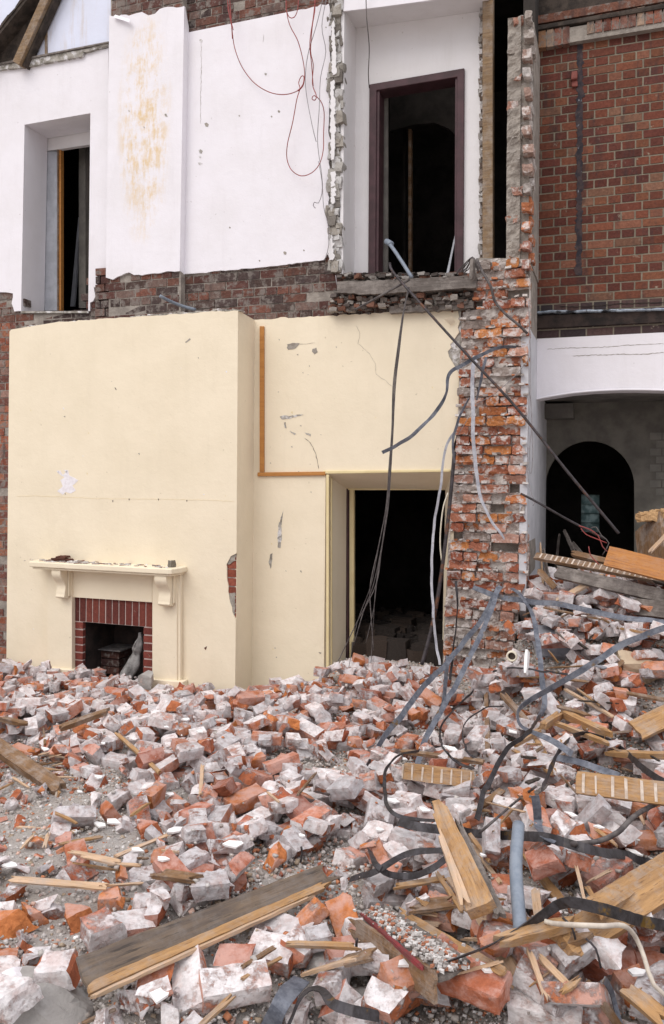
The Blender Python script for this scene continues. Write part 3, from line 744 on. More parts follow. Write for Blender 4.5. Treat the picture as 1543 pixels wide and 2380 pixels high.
panel('frame_lining', [(874,204), (1065,173), (1062,655), (1056,655), (1058,182), (882,212), (879,655), (871,655)], [], YE-.012, .16, M['purple'], dr_)
slab('skirting', 815, 634, 856, 652, YE-.018, .017, M['purple'], dr_, .002)
slab('stud', 949, 300, 956, 655, YE+1.0, .06, M['wood_brown'], dr_, 0)
slab('stud', 936, 300, 942, 655, YE+1.3, .06, M['dark'], dr_, 0)
slab('inner_door_edge', 881, 215, 901, 655, YE+.20, .03, M['roomgrey'], dr_, 0)
quad('leaning_batten', W(1036,640,YE+.05), W(1042,640,YE+.05), W(1061,540,YE+.15), W(1058,540,YE+.15), (0,1,0), .02, M['greypaint'], dr_)
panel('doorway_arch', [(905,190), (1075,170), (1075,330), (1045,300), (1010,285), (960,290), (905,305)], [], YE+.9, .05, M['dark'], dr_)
# right edge of the recess plaster
bx = B()
for i in range(120):
    py = 15+i*4.9; p = W(1119+random.uniform(-2.5,3), py, YE-.03+random.uniform(-.02,.01)); s = random.uniform(.006, .02)
    lump(bx, p.x-s, p.x+s*.8, p.y-s, p.y+.05, p.z-s*1.2, p.z+s*1.2, random.choice([(.5,.48,.46), (.35,.32,.29), (.62,.6,.6), (.25,.2,.17)]), .008, 1)
bx.go('broken_edge', M['gravel'], dr_)
po = thing('timber_post', W(1132, 606, 6.98), 'dusty brown timber post standing beside the dark vertical gap', 'wooden post')
slab('post', 1121, -60, 1145, 612, 6.98, .10, M['wood_post'], po, .004)

# ---------------- floor beam under the upper doorway
bmg = thing('floor_beam', W(945, 675, 6.66), 'weathered grey floor beam end lying below the upper doorway', 'beam')
panel('beam', rough([(783,655,1), (900,650,1), (1105,640,1), (1106,668,1), (1000,676,1), (850,684,1), (783,680)]), [], 6.64, .14, M['wood_grey'], bmg)
bx = B()
for i in range(150):
    p = W(random.uniform(790,1105), random.uniform(636,650), random.uniform(6.66,6.8)); s = random.uniform(.008,.03)
    lump(bx, p.x-s, p.x+s, p.y-s, p.y+s, p.z-s*.5, p.z+s*.5, random.choice([(.12,.10,.09), (.06,.05,.045), (.3,.28,.26), (.2,.1,.07)]), .012, 1)
tag(bx.go('debris', M['gravel'], bmg), kind='stuff')
panel('lower_board', rough([(905,712,1), (1100,700,1), (1100,716,1.5), (905,728)]), [], 6.72, .06, M['wood_grey'], bmg)
bx = B()
for i in range(320):
    px = random.uniform(770,1105); p = W(px, random.gauss(706, 9)-(px-770)*.03, random.uniform(6.70,6.8)); s = random.uniform(.008,.035)
    lump(bx, p.x-s, p.x+s, p.y-s, p.y+s, p.z-s*.6, p.z+s*.6, random.choice([(.12,.10,.09), (.34,.31,.28), (.2,.17,.15), (.2,.1,.07)]), .014, 1)
tag(bx.go('crumbled_mortar', M['gravel'], bmg), kind='stuff')

# ---------------- broken brick pier
pr = thing('brick_pier', W(1140, 1620, YP), 'broken orange brick pier with missing bricks and crumbling pale mortar', 'brick pier')
pierL = [(1108,600), (1100,690), (1070,742), (1068,872), (1062,1000), (1053,1090), (1044,1200), (1040,1300), (1030,1500), (1022,1720)]
pierR = [(1232,600), (1231,740), (1226,900), (1221,1200), (1228,1290), (1226,1340), (1215,1380), (1200,1450), (1185,1600), (1180,1720)]
poly = [XZ(x, y, YP) for x, y in pierL+pierR[::-1]]
bx = B(); zmin, zmax = poly[9][1], max(p[1] for p in poly)+.05
course = 0.0815; z = zmax; r = 0; holes = []
while z > zmin:
    zc = z-course/2
    xs = []
    for i in range(len(poly)):
        (xa_, za_), (xb_, zb_) = poly[i], poly[(i+1) % len(poly)]
        if (za_ > zc) != (zb_ > zc): xs.append(xa_+(xb_-xa_)*(zc-za_)/(zb_-za_))
    if len(xs) >= 2:
        xa_, xb_ = min(xs)+random.uniform(-.012,.02), max(xs)
        x = xa_
        while x < xb_-.02:
            l = random.choice([.235, .235, .117, .117, .235, .17]) ; x1 = min(x+l, xb_)
            if x1-x > .03:
                u = random.random(); low = (zc < .95)
                y = YP+random.gauss(.0, .022)
                if u < .09: y = YP+.09
                elif u < .16: y = YP-.035
                if u < .055: holes.append((x+.004, x1-.004, z-course+.004, z-.004))
                if u >= .055:
                    c = random.choice(PAL_PIER); s = random.uniform(.82, 1.12); c = tuple(q_*s for q_ in c)
                    if low and random.random() < .35: c = (.42,.37,.33)
                    lump(bx, x+.005, x1-.005, y, y+.16, z-course+.006, z-.006, c, .011 if random.random() < .6 else .026, 4)
            x = x1
    z -= course; r += 1
bx.go('bricks', M['brick_pier'], pr)
def inp(x, z): return not any(h_[0] < x < h_[1] and h_[2] < z < h_[3] for h_ in holes) and inpoly(x, z, [(p[0], p[1]) for p in poly])
sheet(min(p[0] for p in poly), max(p[0] for p in poly), zmin, zmax-.06, YP+.030, .038, 'mortar_bed', M['mortar_light'], pr, .012, 9.0, inp)
bx = B(); 
for i in range(len(pierL)-1):
    a0, a1 = W(*pierL[i], YP+.08), W(*pierL[i+1], YP+.08); b0, b1 = W(*pierR[i], YP+.08), W(*pierR[i+1], YP+.08)
    dz = Vector((0, YF-YP-.12, 0))
    bx.add([a0, a1, b0, b1, a0+dz, a1+dz, b0+dz, b1+dz], [(0,1,3,2), (4,6,7,5), (0,4,5,1), (2,3,7,6), (0,2,6,4), (1,5,7,3)])
bx.go('masonry_core', M['mortar'], pr)
bx = B()
for i in range(520):
    zc = random.uniform(zmin, zmax-.1)
    x = random.uniform(W(1040,1100,YP).x, W(1224,1100,YP).x)
    if not inp(x, zc): continue
    s = random.uniform(.005,.017); zc = zmax-course*round((zmax-zc)/course)+.012
    lump(bx, x-s*1.5, x+s*1.5, YP-.03, YP+.02, zc-s*.6, zc+s*.7, random.choice([(.62,.58,.55), (.48,.44,.41), (.55,.5,.47), (.5,.2,.1)]), .009, 1)
tag(bx.go('mortar_crumbs', M['gravel'], pr), kind='stuff')
# upper toothed column
sheet(W(1181,0,YP+.05).x, W(1212,0,YP+.05).x, W(1180,612,YP).z, W(1180,38,YP).z, YP+.03, .035, 'mortar_face', M['mortar'], pr, .014, 8.0)
x0_, x1_ = W(1181,300,YP+.05).x, W(1242,300,YP+.05).x
b = B(); b.box(x0_, x1_-.045, YP+.07, YF-.04, W(1180,612,YP).z, W(1180,38,YP).z); b.box(x1_-.05, x1_-.02, YP+.16, YF-.04, W(1180,612,YP).z, W(1180,38,YP).z); b.go('masonry_core', M['mortar'], pr)
bx = B(); zt2 = W(1215,30,YP).z; zb2 = W(1215,612,YP).z; i = 0; z = zt2
while z > zb2:
    low = z < W(1215,440,YP).z
    pal = [(.50,.19,.09), (.46,.17,.08), (.42,.2,.15)] if low else [(.40,.35,.31), (.46,.42,.39), (.40,.27,.22), (.50,.47,.44)]
    xa_ = W(1205 if i % 2 else 1216,300,YP).x+random.uniform(-.01,.01)
    yy = YP-.03 if i % 2 == 0 else YP+.08
    lump(bx, xa_, x1_-random.uniform(.0,.03), yy, yy+.15, z-.072, z-.004, random.choice(pal), .012, 4)
    if i % 3 == 0: lump(bx, xa_-.10, xa_-.012, YP+.03, YP+.12, z-.07, z-.005, random.choice([(.36,.32,.28),(.42,.22,.16),(.3,.27,.24)]), .018, 3)
    z -= .079; i += 1
bx.go('toothed_bricks', M['brick_pier'], pr)

# ---------------- right hand walls
sx0, sx1 = W(1226,900,YP).x, W(1700,900,YF).x
rw = thing('brick_wall', W(1400, 780, YF), 'red brick upper wall in English bond with dark runs, upper right', 'brick wall')
zt_ = W(1243,118,YF).z; zb_ = W(1243,788,YF).z
x0w = W(1242.5,400,YF).x; x1w = W(1750,400,YF).x
bx = B(); brickwork(bx, x0w, x1w, zb_, zt_+.1, YF, .0785, .232, PAL_FACE, jy=.0015, joint=.0135, bond='english')
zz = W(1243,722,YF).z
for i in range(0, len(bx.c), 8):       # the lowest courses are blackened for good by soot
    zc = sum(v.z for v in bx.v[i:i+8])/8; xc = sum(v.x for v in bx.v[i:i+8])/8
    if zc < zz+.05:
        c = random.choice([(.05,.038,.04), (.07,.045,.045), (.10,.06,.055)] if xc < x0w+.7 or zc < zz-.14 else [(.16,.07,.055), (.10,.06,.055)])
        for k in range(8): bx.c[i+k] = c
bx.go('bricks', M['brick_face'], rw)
b = B(); b.box(x0w, x1w, YF+.006, YF+.22, zb_-.01, zt_+.55); b.go('mortar_joints', std('sandy_mortar', (.26,.225,.17), (.20,.175,.135), 12, .002, 80), rw)
bx = B(); L = x0w+.03; i = 0
zsol = W(1260,112,YF-.06).z
while L < x1w:
    px_gap = (W(1325,90,YF).x < L < W(1362,90,YF).x)
    zo = zsol+(.055 if L > W(1355,90,YF).x else 0)
    if not px_gap:
        c = random.choice([(.36,.20,.11), (.30,.12,.08), (.42,.30,.22), (.30,.24,.24), (.24,.12,.09), (.17,.06,.04)])
        bx.box(L+.004, L+.064, YF-.07, YF+.05, zo, zo+.155, .003, c)
    L += .07; i += 1
bx.go('soldier_course', M['brick_band'], rw)
b = B(); b.box(x0w+.03, x1w, YF-.06, YF+.05, zsol+.01, zsol+.145); b.go('soldier_joints', M['mortar'], rw)
b = B(); b.box(x0w, x1w, YF-.085, YF+.05, zsol+.16, zsol+.20, .004); b.box(x0w+.0, x1w, YF-.03, YF+.05, zsol+.24, zsol+.8); b.go('charred_plate', M['char'], rw)
b = B(); b.box(x0w+.02, x1w, YF-.075, YF+.04, zsol+.225, zsol+.30, .004, (.2,.09,.06)); b.go('eaves_course', M['brick_band'], rw)
# dark run where a pipe stood
run = rough([(1340,75,3), (1340,380,3), (1338,640,2), (1352,640,3), (1354,300,3), (1355,75)], step=7)
panel('pipe_stain', run, [], YF-.0035, .0045, std('pipe_stain', (.03,.028,.035), (.07,.05,.05), 18, .004, 60, .9, c3=(.30,.32,.36), s3=22, t3=(.62,.68)), rw)
pb = B(); p = W(1335,180,YF-.04); pb.box(p.x-.03, p.x+.025, YF-.05, YF, p.z-.02, p.z+.055, .004); pb.box(p.x-.03, p.x+.025, YF-.02, YF, p.z-.075, p.z-.02, .004)
bevel(pb.go('pipe_bracket', std('red_bracket', (.24,.075,.06), (.18,.055,.045), 12, .003, 50, .6), rw), .008)
# flashing
fl = []
for i in range(46):
    px = 1240+i*11; fl.append(W(px, 723-(px-1240)*.022+2.2*noise.noise(Vector((i*.4,0,0))), YF-.05))
v, f = [], []
for i, p in enumerate(fl):
    h = .014+.012*noise.noise(Vector((i*.7, 3, 0)))
    v += [p+Vector((0,.06,.004)), p+Vector((0,.02,h*.4)), p+Vector((0,-.012,-h)), p+Vector((0,.045,-h-.01))]
    if i: k = 4*i; f += [(k-4+q, k-3+q, k+1+q, k+q) for q in range(3)]+[(k-1, k-4, k, k+3)]
mesh('lead_flashing', v, f, M['lead'], rw, smooth=True)
b = B(); b.box(x0w, x1w, YF-.03, YF, W(1300,762,YF).z, W(1300,735,YF).z, .006); b.go('charred_ledge', M['soot'], rw)
crack(rw, YF-.004, [(1300,712), (1360,713), (1420,708), (1440,706), (1543,703)], .010, 'raked_joint', M['soot'])
# brown edge between pier and wall
b = B(); q0, q1 = W(1239.5,100,YF-.25), W(1236,760,YF-.25); b.box(q0.x-.012, q0.x+.014, YF-.3, YF-.2, q1.z, q0.z+.4); b.go('rusty_edge', std('rusty_edge', (.14,.06,.045), (.10,.045,.035), 12, .004, 50), rw)

# white wall over the wide opening
ww_ = thing('white_arch_wall', W(1400, 930, YF), 'white painted wall over the wide shallow arched opening on the right', 'wall')
arch = [(1240,928), (1262,923), (1285,919), (1330,912), (1380,907.5), (1430,905), (1480,904.5), (1543,906), (1620,912), (1700,925), (1750,930)]
panel('wall_face', [(1238,788), (1750,762)] + [(1750,940)] + arch[::-1], [], YF-.008, .34, M['white'], ww_)
sxw = W(1226,900,YP).x
side_t, side_b = W(1229,760,YP+.01), W(1222,1420,YP+.01)
quad('side_wall', side_t, side_b, Vector((side_b.x, YR, -.3)), Vector((side_t.x, YR, side_t.z+.02)), (-1,0,0), .06, std('dusty_white_wall', (.60,.60,.63), (.50,.50,.53), 4, .006, 25, .85, c3=(.40,.38,.36), s3=9, t3=(.62,.72)), ww_)
lipp = [W(x, y+1.0, YF-.03) for x, y in arch]
tube('plaster_lip', lipp, .009, M['white'], ww_, .05, 6)
crack(ww_, YF-.008, [(1270,812), (1330,808), (1380,808), (1460,802), (1543,799)], .005, mat=M['scar'])
crack(ww_, YF-.008, [(1330,827), (1420,824), (1500,823), (1543,819)], .008, mat=M['scar'])
b = B(); zc = W(1242,938,YF).z
b.box(side_t.x-.05, x1w, YF+.34, YR+.3, zc+.10, zc+.2); b.box(x1w-.1, x1w, YF+.3, YR+.2, -.3, zc+.1); b.go('inner_ceiling', M['roomgrey'], ww_)
iw = thing('inner_arch_wall', W(1500, 1400, YR), 'grey white painted brick inner wall with a round headed archway in shadow', 'wall')
hl = [(1266,1700), (1266,1150)] + [(1370.5-104*math.cos(a), 1133-108*math.sin(a)) for a in [math.pi*i/24 for i in range(1, 24)]] + [(1474,1150), (1474,1700)]
panel('wall_face', [(1240,870), (1800,850), (1800,1750), (1240,1750)], [hl], YR, .12, M['shaded_paintbrick'], iw)
bx = B(); 
def rg(x, z):
    return not inpoly(x, z, [XZ(a, b, YR) for a, b in hl]) and x > W(1474,1100,YR).x+.14
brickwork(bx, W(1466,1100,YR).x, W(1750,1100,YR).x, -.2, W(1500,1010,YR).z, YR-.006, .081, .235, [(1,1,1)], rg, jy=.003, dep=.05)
bx.c = []; bx.go('brick_relief', M['lit_paintbrick'], iw)
ch = B(); p = W(1250,950,YR-.3); ch.box(p.x, p.x+.35, YR-.3, YR, p.z-.10, p.z+.05); ch.go('duct', M['roomgrey'], iw)
# back room with the pale louvre window
pz0, pz1 = W(1350,1236,10.9), W(1393,1150,10.9)
hole_ = [(pz0.x, pz0.z), (pz1.x, pz0.z), (pz1.x, pz1.z), (pz0.x, pz1.z)]
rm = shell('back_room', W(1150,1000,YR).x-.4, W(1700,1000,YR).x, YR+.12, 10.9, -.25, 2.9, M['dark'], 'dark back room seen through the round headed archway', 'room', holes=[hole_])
lvr = thing('louvre_window', ((pz0.x+pz1.x)/2, 10.88, pz0.z), 'dim pale glass louvre window far behind the round archway', 'window')
m_, n_, b_ = newmat('frosted_pane'); n_.nodes.remove(b_); k_ = N(n_)
t_ = k_.new('ShaderNodeBsdfTranslucent'); k_.l(k_.mix(k_.ramp(k_.noise(k_.pos(), 14, 5), .4, .6), (.20,.25,.25), (.34,.39,.39)), t_.inputs[0]); k_.l(t_.outputs[0], n_.nodes['Material Output'].inputs[0])
for i in range(4):
    z0 = pz0.z+(pz1.z-pz0.z)*i/4; b = B(); b.box(pz0.x-.01, pz1.x+.01, 10.90, 10.905, z0-.004, z0+(pz1.z-pz0.z)/4+.003); b.v = [Vector((q_.x, q_.y+.012*i, q_.z)) for q_ in b.v]; b.go('glass_slat', m_, lvr)

# rooms behind the other openings
sl = [XZ(168,450,10.2), XZ(177,452,10.2), XZ(177,502,10.2), XZ(168,500,10.2)]
sl2 = [XZ(166,716,10.2), XZ(173,716,10.2), XZ(182,590,10.2), XZ(178,590,10.2)]
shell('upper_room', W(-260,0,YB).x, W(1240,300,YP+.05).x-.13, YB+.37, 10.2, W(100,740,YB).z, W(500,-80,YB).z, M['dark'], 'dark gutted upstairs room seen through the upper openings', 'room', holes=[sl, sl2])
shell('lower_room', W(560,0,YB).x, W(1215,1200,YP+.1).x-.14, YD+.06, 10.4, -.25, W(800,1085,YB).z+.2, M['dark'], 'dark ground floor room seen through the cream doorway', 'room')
# strip of wall left of the lower breast
lb = thing('side_brick_wall', W(5, 1550, YB), 'red brick wall strip at the left edge beside the cream chimney breast', 'brick wall')
bx = B(); xL, xR = W(-260,1100,YB).x, W(40,1100,YB).x
brickwork(bx, xL, xR, -.3, W(10,765,YB).z, YB-.03, .0795, .235, [(.36,.13,.075), (.30,.10,.06), (.40,.17,.10), (.33,.2,.16), (.2,.08,.06)], jy=.006, jc=.004, bond='mixed')
bx.go('bricks', M['brick_band'], lb)
b = B(); b.box(xL, xR, YB-.02, YB+.2, -.3, W(10,760,YB).z); b.go('mortar_joints', M['mortar'], lb)
# ================================================================== GROUND
GX0, GX1, GY0, GY1, GS = -7.5, 3.0, 0.8, 8.4, 0.02
NX, NY = int((GX1-GX0)/GS)+1, int((GY1-GY0)/GS)+1
def sst(a, b, x):
    t = np.clip((x-a)/(b-a), 0, 1); return t*t*(3-2*t)
gx = GX0+np.arange(NX)*GS; gy = GY0+np.arange(NY)*GS
XX, YY = np.meshgrid(gx, gy)      # [iy, ix]
def vnoise(fr, seed):
    r = np.random.default_rng(seed); n = 200; t = r.random((n, n))
    u = (XX*fr+50) % (n-1); v = (YY*fr+50) % (n-1)
    i, j = u.astype(int), v.astype(int); a, b = u-i, v-j; a = a*a*(3-2*a); b = b*b*(3-2*b)
    i1, j1 = (i+1) % n, (j+1) % n
    return (t[j, i]*(1-a)*(1-b)+t[j, i1]*a*(1-b)+t[j1, i]*(1-a)*b+t[j1, i1]*a*b)-.5
BASE = EYE-1.74-.13*sst(2.5, 5.5, YY)
heap = np.exp(-((XX-W(930,1600,6.6).x)/.85)**2)*sst(4.9, 6.5, YY)*.12
Xr = -.72
rp = sst(Xr-.35, Xr+.35, XX+.18*(YY-6)*0)*sst(4.9, 7.15, YY)*.80
rp2 = sst(-1.2, 0.6, XX)*sst(3.0, 5.5, YY)*.14
BASE = BASE+heap+rp+rp2 + .10*vnoise(1.3, 1)+.06*vnoise(3.1, 2)+.03*vnoise(8, 3)
BASE -= .15*sst(5.0, 6.3, YY)*sst(W(800,1600,6.4).x, W(560,1600,6.4).x, XX)
BASE -= .30*sst(7.2, 7.5, YY)*(XX < Xr-.2)
BASE += -.05*np.exp(-((XX-W(150,1900,5).x)/.9)**2-((YY-4.4)/1.0)**2)
# the small dark hole in the heap
hp = None
GRID = BASE.copy()
def gh(x, y):
    i = int(round((x-GX0)/GS)); j = int(round((y-GY0)/GS))
    return GRID[min(max(j, 0), NY-1), min(max(i, 0), NX-1)]
def bh(x, y):
    i = int(round((x-GX0)/GS)); j = int(round((y-GY0)/GS))
    return BASE[min(max(j, 0), NY-1), min(max(i, 0), NX-1)]
def G(px, py, lift=0.0, base=False):
    d = ray(px, py); t = 1.6; fn = bh if base else gh
    while t < 12:
        x, y, z = d.x*t, d.y*t, EYE+d.z*t
        if z <= fn(x, y)+lift: break
        t += .012
    return Vector((x, y, z))
hc = G(688,1792); BASE -= .22*np.exp(-(((XX-hc.x)/.10)**2+((YY-hc.y)/.09)**2)**2); GRID = BASE.copy()
# ground sheet, reaching far past the frame
st = 2
v = []; f = []; iy = list(range(0, NY, st)); ix = list(range(0, NX, st))
for j in iy:
    for i in ix: v.append((gx[i], gy[j], BASE[j, i]+.006*random.random()))
nx_ = len(ix)
f = [(j*nx_+i, j*nx_+i+1, (j+1)*nx_+i+1, (j+1)*nx_+i) for j in range(len(iy)-1) for i in range(nx_-1)]
n0 = len(v)
e = [(-60,-60), (60,-60), (60,60), (-60,60)]
zg = EYE-1.78
ring = [0, nx_-1, len(iy)*nx_-1, (len(iy)-1)*nx_]
bnd = list(range(nx_)) + [j*nx_+nx_-1 for j in range(1, len(iy))] + [(len(iy)-1)*nx_+i for i in range(nx_-2, -1, -1)] + [j*nx_ for j in range(len(iy)-2, 0, -1)]
for a in bnd:
    p = Vector(v[a]); c0 = Vector(((GX0+GX1)/2, (GY0+GY1)/2, 0)); d = (Vector((p.x, p.y, 0))-c0); v.append((c0.x+d.x*30, c0.y+d.y*30, zg))
m = len(bnd)
for k in range(m): f.append((bnd[k], n0+k, n0+(k+1) % m, bnd[(k+1) % m]))
gr = mesh('ground', v, f, M['ground'], origin=(0,0,0), smooth=True); tag(gr, 'dusty grey brown demolition ground under the rubble', 'ground', kind='structure')

# ================================================================== RUBBLE PIECES
QQ = {}
def brick_variant(kind, seed, scale=1.0):
    """a brick (whole, broken at one end, or a chunk) ; returns verts, faces, material index"""
    r = random.Random(seed)
    L, Wd, H = .222*scale, .107*scale, .073*scale
    bm = bmesh.new(); bmesh.ops.create_cube(bm, size=1)
    for v in bm.verts: v.co = Vector((v.co.x*L, v.co.y*Wd, v.co.z*H))
    ql = bm.faces.layers.float.new('Q')
    for f in bm.faces: f[ql] = r.uniform(-.20, .24)
    cuts = []
    if kind == 'whole':
        for _ in range(r.choice([1, 2])):
            cuts.append((Vector((r.choice([-1,1])*L*.44, r.choice([-1,1])*Wd*.40, r.choice([-1,1])*H*.36)), .2))
    elif kind == 'most': cuts = [(Vector((L*.5*r.uniform(.35,.7), 0, 0)), .35)]+[(Vector((-L*.45, r.choice([-1,1])*Wd*.42, H*.4)), .2)]
    elif kind == 'half': cuts = [(Vector((L*r.uniform(-.08,.12), 0, 0)), .45), (Vector((-L*.44, r.choice([-1,1])*Wd*.40, r.choice([-1,1])*H*.3)), .3)]
    elif kind == 'bit': cuts = [(Vector((-L*r.uniform(.05,.18), 0, 0)), .6), (Vector((-L*.3, r.choice([-1,1])*Wd*r.uniform(.1,.3), 0)), .5)]
    elif kind == 'wedge': cuts = [(Vector((L*.1, Wd*.0, 0)), .9), (Vector((0, 0, H*.1)), .8), (Vector((-L*.3, 0, 0)), .6)]
    for p, sp in cuts:
        n = Vector((p.x/L, p.y/Wd*(.8 if kind != 'half' else .4), p.z/H*.8))
        if n.length < .01: n = Vector((1,0,0))
        if kind in ('half', 'most', 'bit') and abs(p.y) < 1e-6: n = Vector((1 if kind != 'x' else 1, 0, 0))
        n = (n.normalized()+Vector([r.uniform(-sp, sp) for _ in range(3)])).normalized()
        if kind in ('half','most','bit') and abs(p.y) < 1e-6 and n.x < .3: n = Vector((.9, r.uniform(-.3,.3), r.uniform(-.3,.3))).normalized()
        if kind == 'wedge':
            n = Vector([r.uniform(-1,1) for _ in range(3)]).normalized(); p = n*min(L,Wd,H)*r.uniform(.35,.75)
        res = bmesh.ops.bisect_plane(bm, geom=bm.verts[:]+bm.edges[:]+bm.faces[:], plane_co=p, plane_no=n, clear_outer=True)
        ed = [g for g in res['geom_cut'] if isinstance(g, bmesh.types.BMEdge)]
        if len(ed) > 2:
            try:
                fr = bmesh.ops.contextual_create(bm, geom=ed, mat_nr=0)
                for fc in fr.get('faces', []): fc.material_index = 1; fc[ql] = r.uniform(-.12, .12)
            except Exception: pass
    bmesh.ops.triangulate(bm, faces=[f for f in bm.faces if len(f.verts) > 4])
    for _ in range(6):
        lg = [e for e in bm.edges if e.calc_length() > .028*scale]
        if not lg: break
        bmesh.ops.subdivide_edges(bm, edges=lg, cuts=1, use_grid_fill=True)
        bmesh.ops.triangulate(bm, faces=[f for f in bm.faces if len(f.verts) > 4])
    bm.normal_update()
    off = Vector((seed*1.7, seed*.37, 0))
    disp = []
    for v in bm.verts:
        fresh = any(f.material_index == 1 for f in v.link_faces)
        sharp = max([e.calc_face_angle(0) for e in v.link_edges if len(e.link_faces) == 2] or [0])
        a = .010 if fresh else .0022
        d = v.normal*noise.noise((v.co+off)*16)*a*scale*1.6 + noise.noise_vector((v.co+off)*38)*a*.55*scale
        if sharp > .6: d -= v.normal*(.0035+.006*max(0, noise.noise((v.co+off)*22)))*scale
        disp.append(d)
    for v, d in zip(bm.verts, disp): v.co += d
    c = sum((v.co for v in bm.verts), Vector())/len(bm.verts)
    V = np.array([(v.co-c)[:] for v in bm.verts]); Fc = [tuple(v.index for v in f.verts) for f in bm.faces]; MI = [f.material_index for f in bm.faces]; QQ[id(V)] = [f[ql] for f in bm.faces]
    bm.free(); return V, Fc, MI
VAR = {}
for kd, n in (('whole', 8), ('most', 10), ('half', 14), ('bit', 10), ('wedge', 8)):
    VAR[kd] = [brick_variant(kd, 100*len(kd)+i*7+3) for i in range(n)]
# finishes: (hue, cover, value)
FIN = {'crusted': (0.3, 0.74, 0.66), 'white': (0.3, 0.92, 0.98), 'grey': (0.35, 0.90, 0.42), 'pink': (0.25, 0.60, 0.78), 'red': (0.3, 0.36, 0.55), 'orange': (0.95, 0.24, 0.6), 'brown': (0.05, 0.18, 0.2)}
WORDS = {'crusted': 'mortar crusted red', 'white': 'white mortar coated', 'grey': 'grey mortar coated', 'pink': 'pale dusty pink', 'red': 'bare red', 'orange': 'bright orange', 'brown': 'dark brown'}
KW = {'whole': 'whole brick', 'most': 'nearly whole brick', 'half': 'half brick', 'bit': 'brick end', 'wedge': 'wedge shaped brick chunk'}
cache = {}
def piece_mesh(kd, i, fin):
    key = (kd, i, fin)
    if key in cache: return cache[key]
    V, Fc, MI = VAR[kd][i]; me = bpy.data.meshes.new('brick'); me.from_pydata(V.tolist(), [], Fc)
    me.materials.append(M['rub_crust']); me.materials.append(M['rub_fresh']); me.polygons.foreach_set('material_index', MI)
    h, c, vl = FIN[fin]; r = random.Random(hash(kd)*0+i*13+len(fin)); col = (min(1, max(0, h+r.uniform(-.2,.2))), min(1, max(0, c+r.uniform(-.12,.1))), min(1, max(0, vl+r.uniform(-.2,.2))), 1)
    a = me.color_attributes.new('P', 'FLOAT_COLOR', 'POINT'); a.data.foreach_set('color', np.tile(np.array(col, dtype=np.float32), len(V)))
    qa = me.attributes.new('Q', 'FLOAT', 'FACE'); qa.data.foreach_set('value', QQ[id(V)])
    me.update(); cache[key] = me; return me
def settle(V, R, x, y, sink=.012, s=1.0):
    """rest the piece (verts V, rotation R) on the pile at x,y ; returns z and raises the pile"""
    P = (V*s)@np.array(R.to_3x3()).T
    i = np.clip(np.round((P[:,0]+x-GX0)/GS).astype(int), 0, NX-1); j = np.clip(np.round((P[:,1]+y-GY0)/GS).astype(int), 0, NY-1)
    low = P[:,2] < np.percentile(P[:,2], 55)
    need = GRID[j[low], i[low]]-P[low,2]
    z = np.percentile(need, 80)-sink
    np.maximum.at(GRID, (j, i), z+P[:,2])
    # fill the cells between the samples
    cx0, cx1, cy0, cy1 = i.min(), i.max(), j.min(), j.max()
    top = z+np.percentile(P[:,2], 70)
    sub_ = GRID[cy0:cy1+1, cx0:cx1+1]; yy, xx = np.mgrid[cy0:cy1+1, cx0:cx1+1]
    m_ = (((xx-(cx0+cx1)/2)/max(1,(cx1-cx0)/2))**2+((yy-(cy0+cy1)/2)/max(1,(cy1-cy0)/2))**2) < .8
    sub_[m_] = np.maximum(sub_[m_], top)
    return z
def rot(yaw, tx=0, ty=0):
    return Matrix.Rotation(math.radians(yaw), 4, 'Z') @ Matrix.Rotation(math.radians(tx), 4, 'X') @ Matrix.Rotation(math.radians(ty), 4, 'Y')
def put_brick(px, py, kd, fin, yaw, tx=0, ty=0, s=1.0, label=None, sink=.01, vi=None):
    p = G(px, py, .03); i = (int(px*7+py*3) % len(VAR[kd])) if vi is None else vi
    R = rot(yaw, tx, ty); z = settle(VAR[kd][i][0], R, p.x, p.y, sink, s)
    o = bpy.data.objects.new('brick', piece_mesh(kd, i, fin)); COL.objects.link(o)
    o.matrix_world = Matrix.Translation((p.x, p.y, z)) @ R @ Matrix.Scale(s, 4)
    tag(o, label, 'brick', 'bricks and brick pieces in the rubble'); return o
def rock(name, px, py, dims, mat, yaw=0, tx=0, ty=0, seed=1, label='', cat='stone', amp=.18, group=None, sub_=3, sink=.02, lift=0, obj_mats=None):
    bm = bmesh.new(); bmesh.ops.create_cube(bm, size=1); bmesh.ops.subdivide_edges(bm, edges=bm.edges[:], cuts=sub_+2, use_grid_fill=True)
    V = []
    rr = random.Random(seed); pl = [(Vector([rr.uniform(-1,1) for _ in range(3)]).normalized(), rr.uniform(.34,.52)) for _ in range(9)]
    for v in bm.verts:
        c = v.co.copy()
        for n, d in pl:
            k = c.dot(n)
            if k > d: c -= n*(k-d)
        c += noise.noise_vector(c*3+Vector((seed*3.1,0,0)))*amp*.35+noise.noise_vector(c*9+Vector((seed*3.1,0,0)))*amp*.13
        V.append((c.x*dims[0], c.y*dims[1], c.z*dims[2]))
    Fc = [tuple(v.index for v in f.verts) for f in bm.faces]; bm.free()
    p = G(px, py, dims[2]*.4); R = rot(yaw, tx, ty); z = settle(np.array(V), R, p.x, p.y, sink)+lift
    me = bpy.data.meshes.new(name); me.from_pydata(V, [], Fc); me.materials.append(mat); me.update()
    o = bpy.data.objects.new(name, me); COL.objects.link(o); o.matrix_world = Matrix.Translation((p.x, p.y, z)) @ R
    return tag(o, label, cat, group)
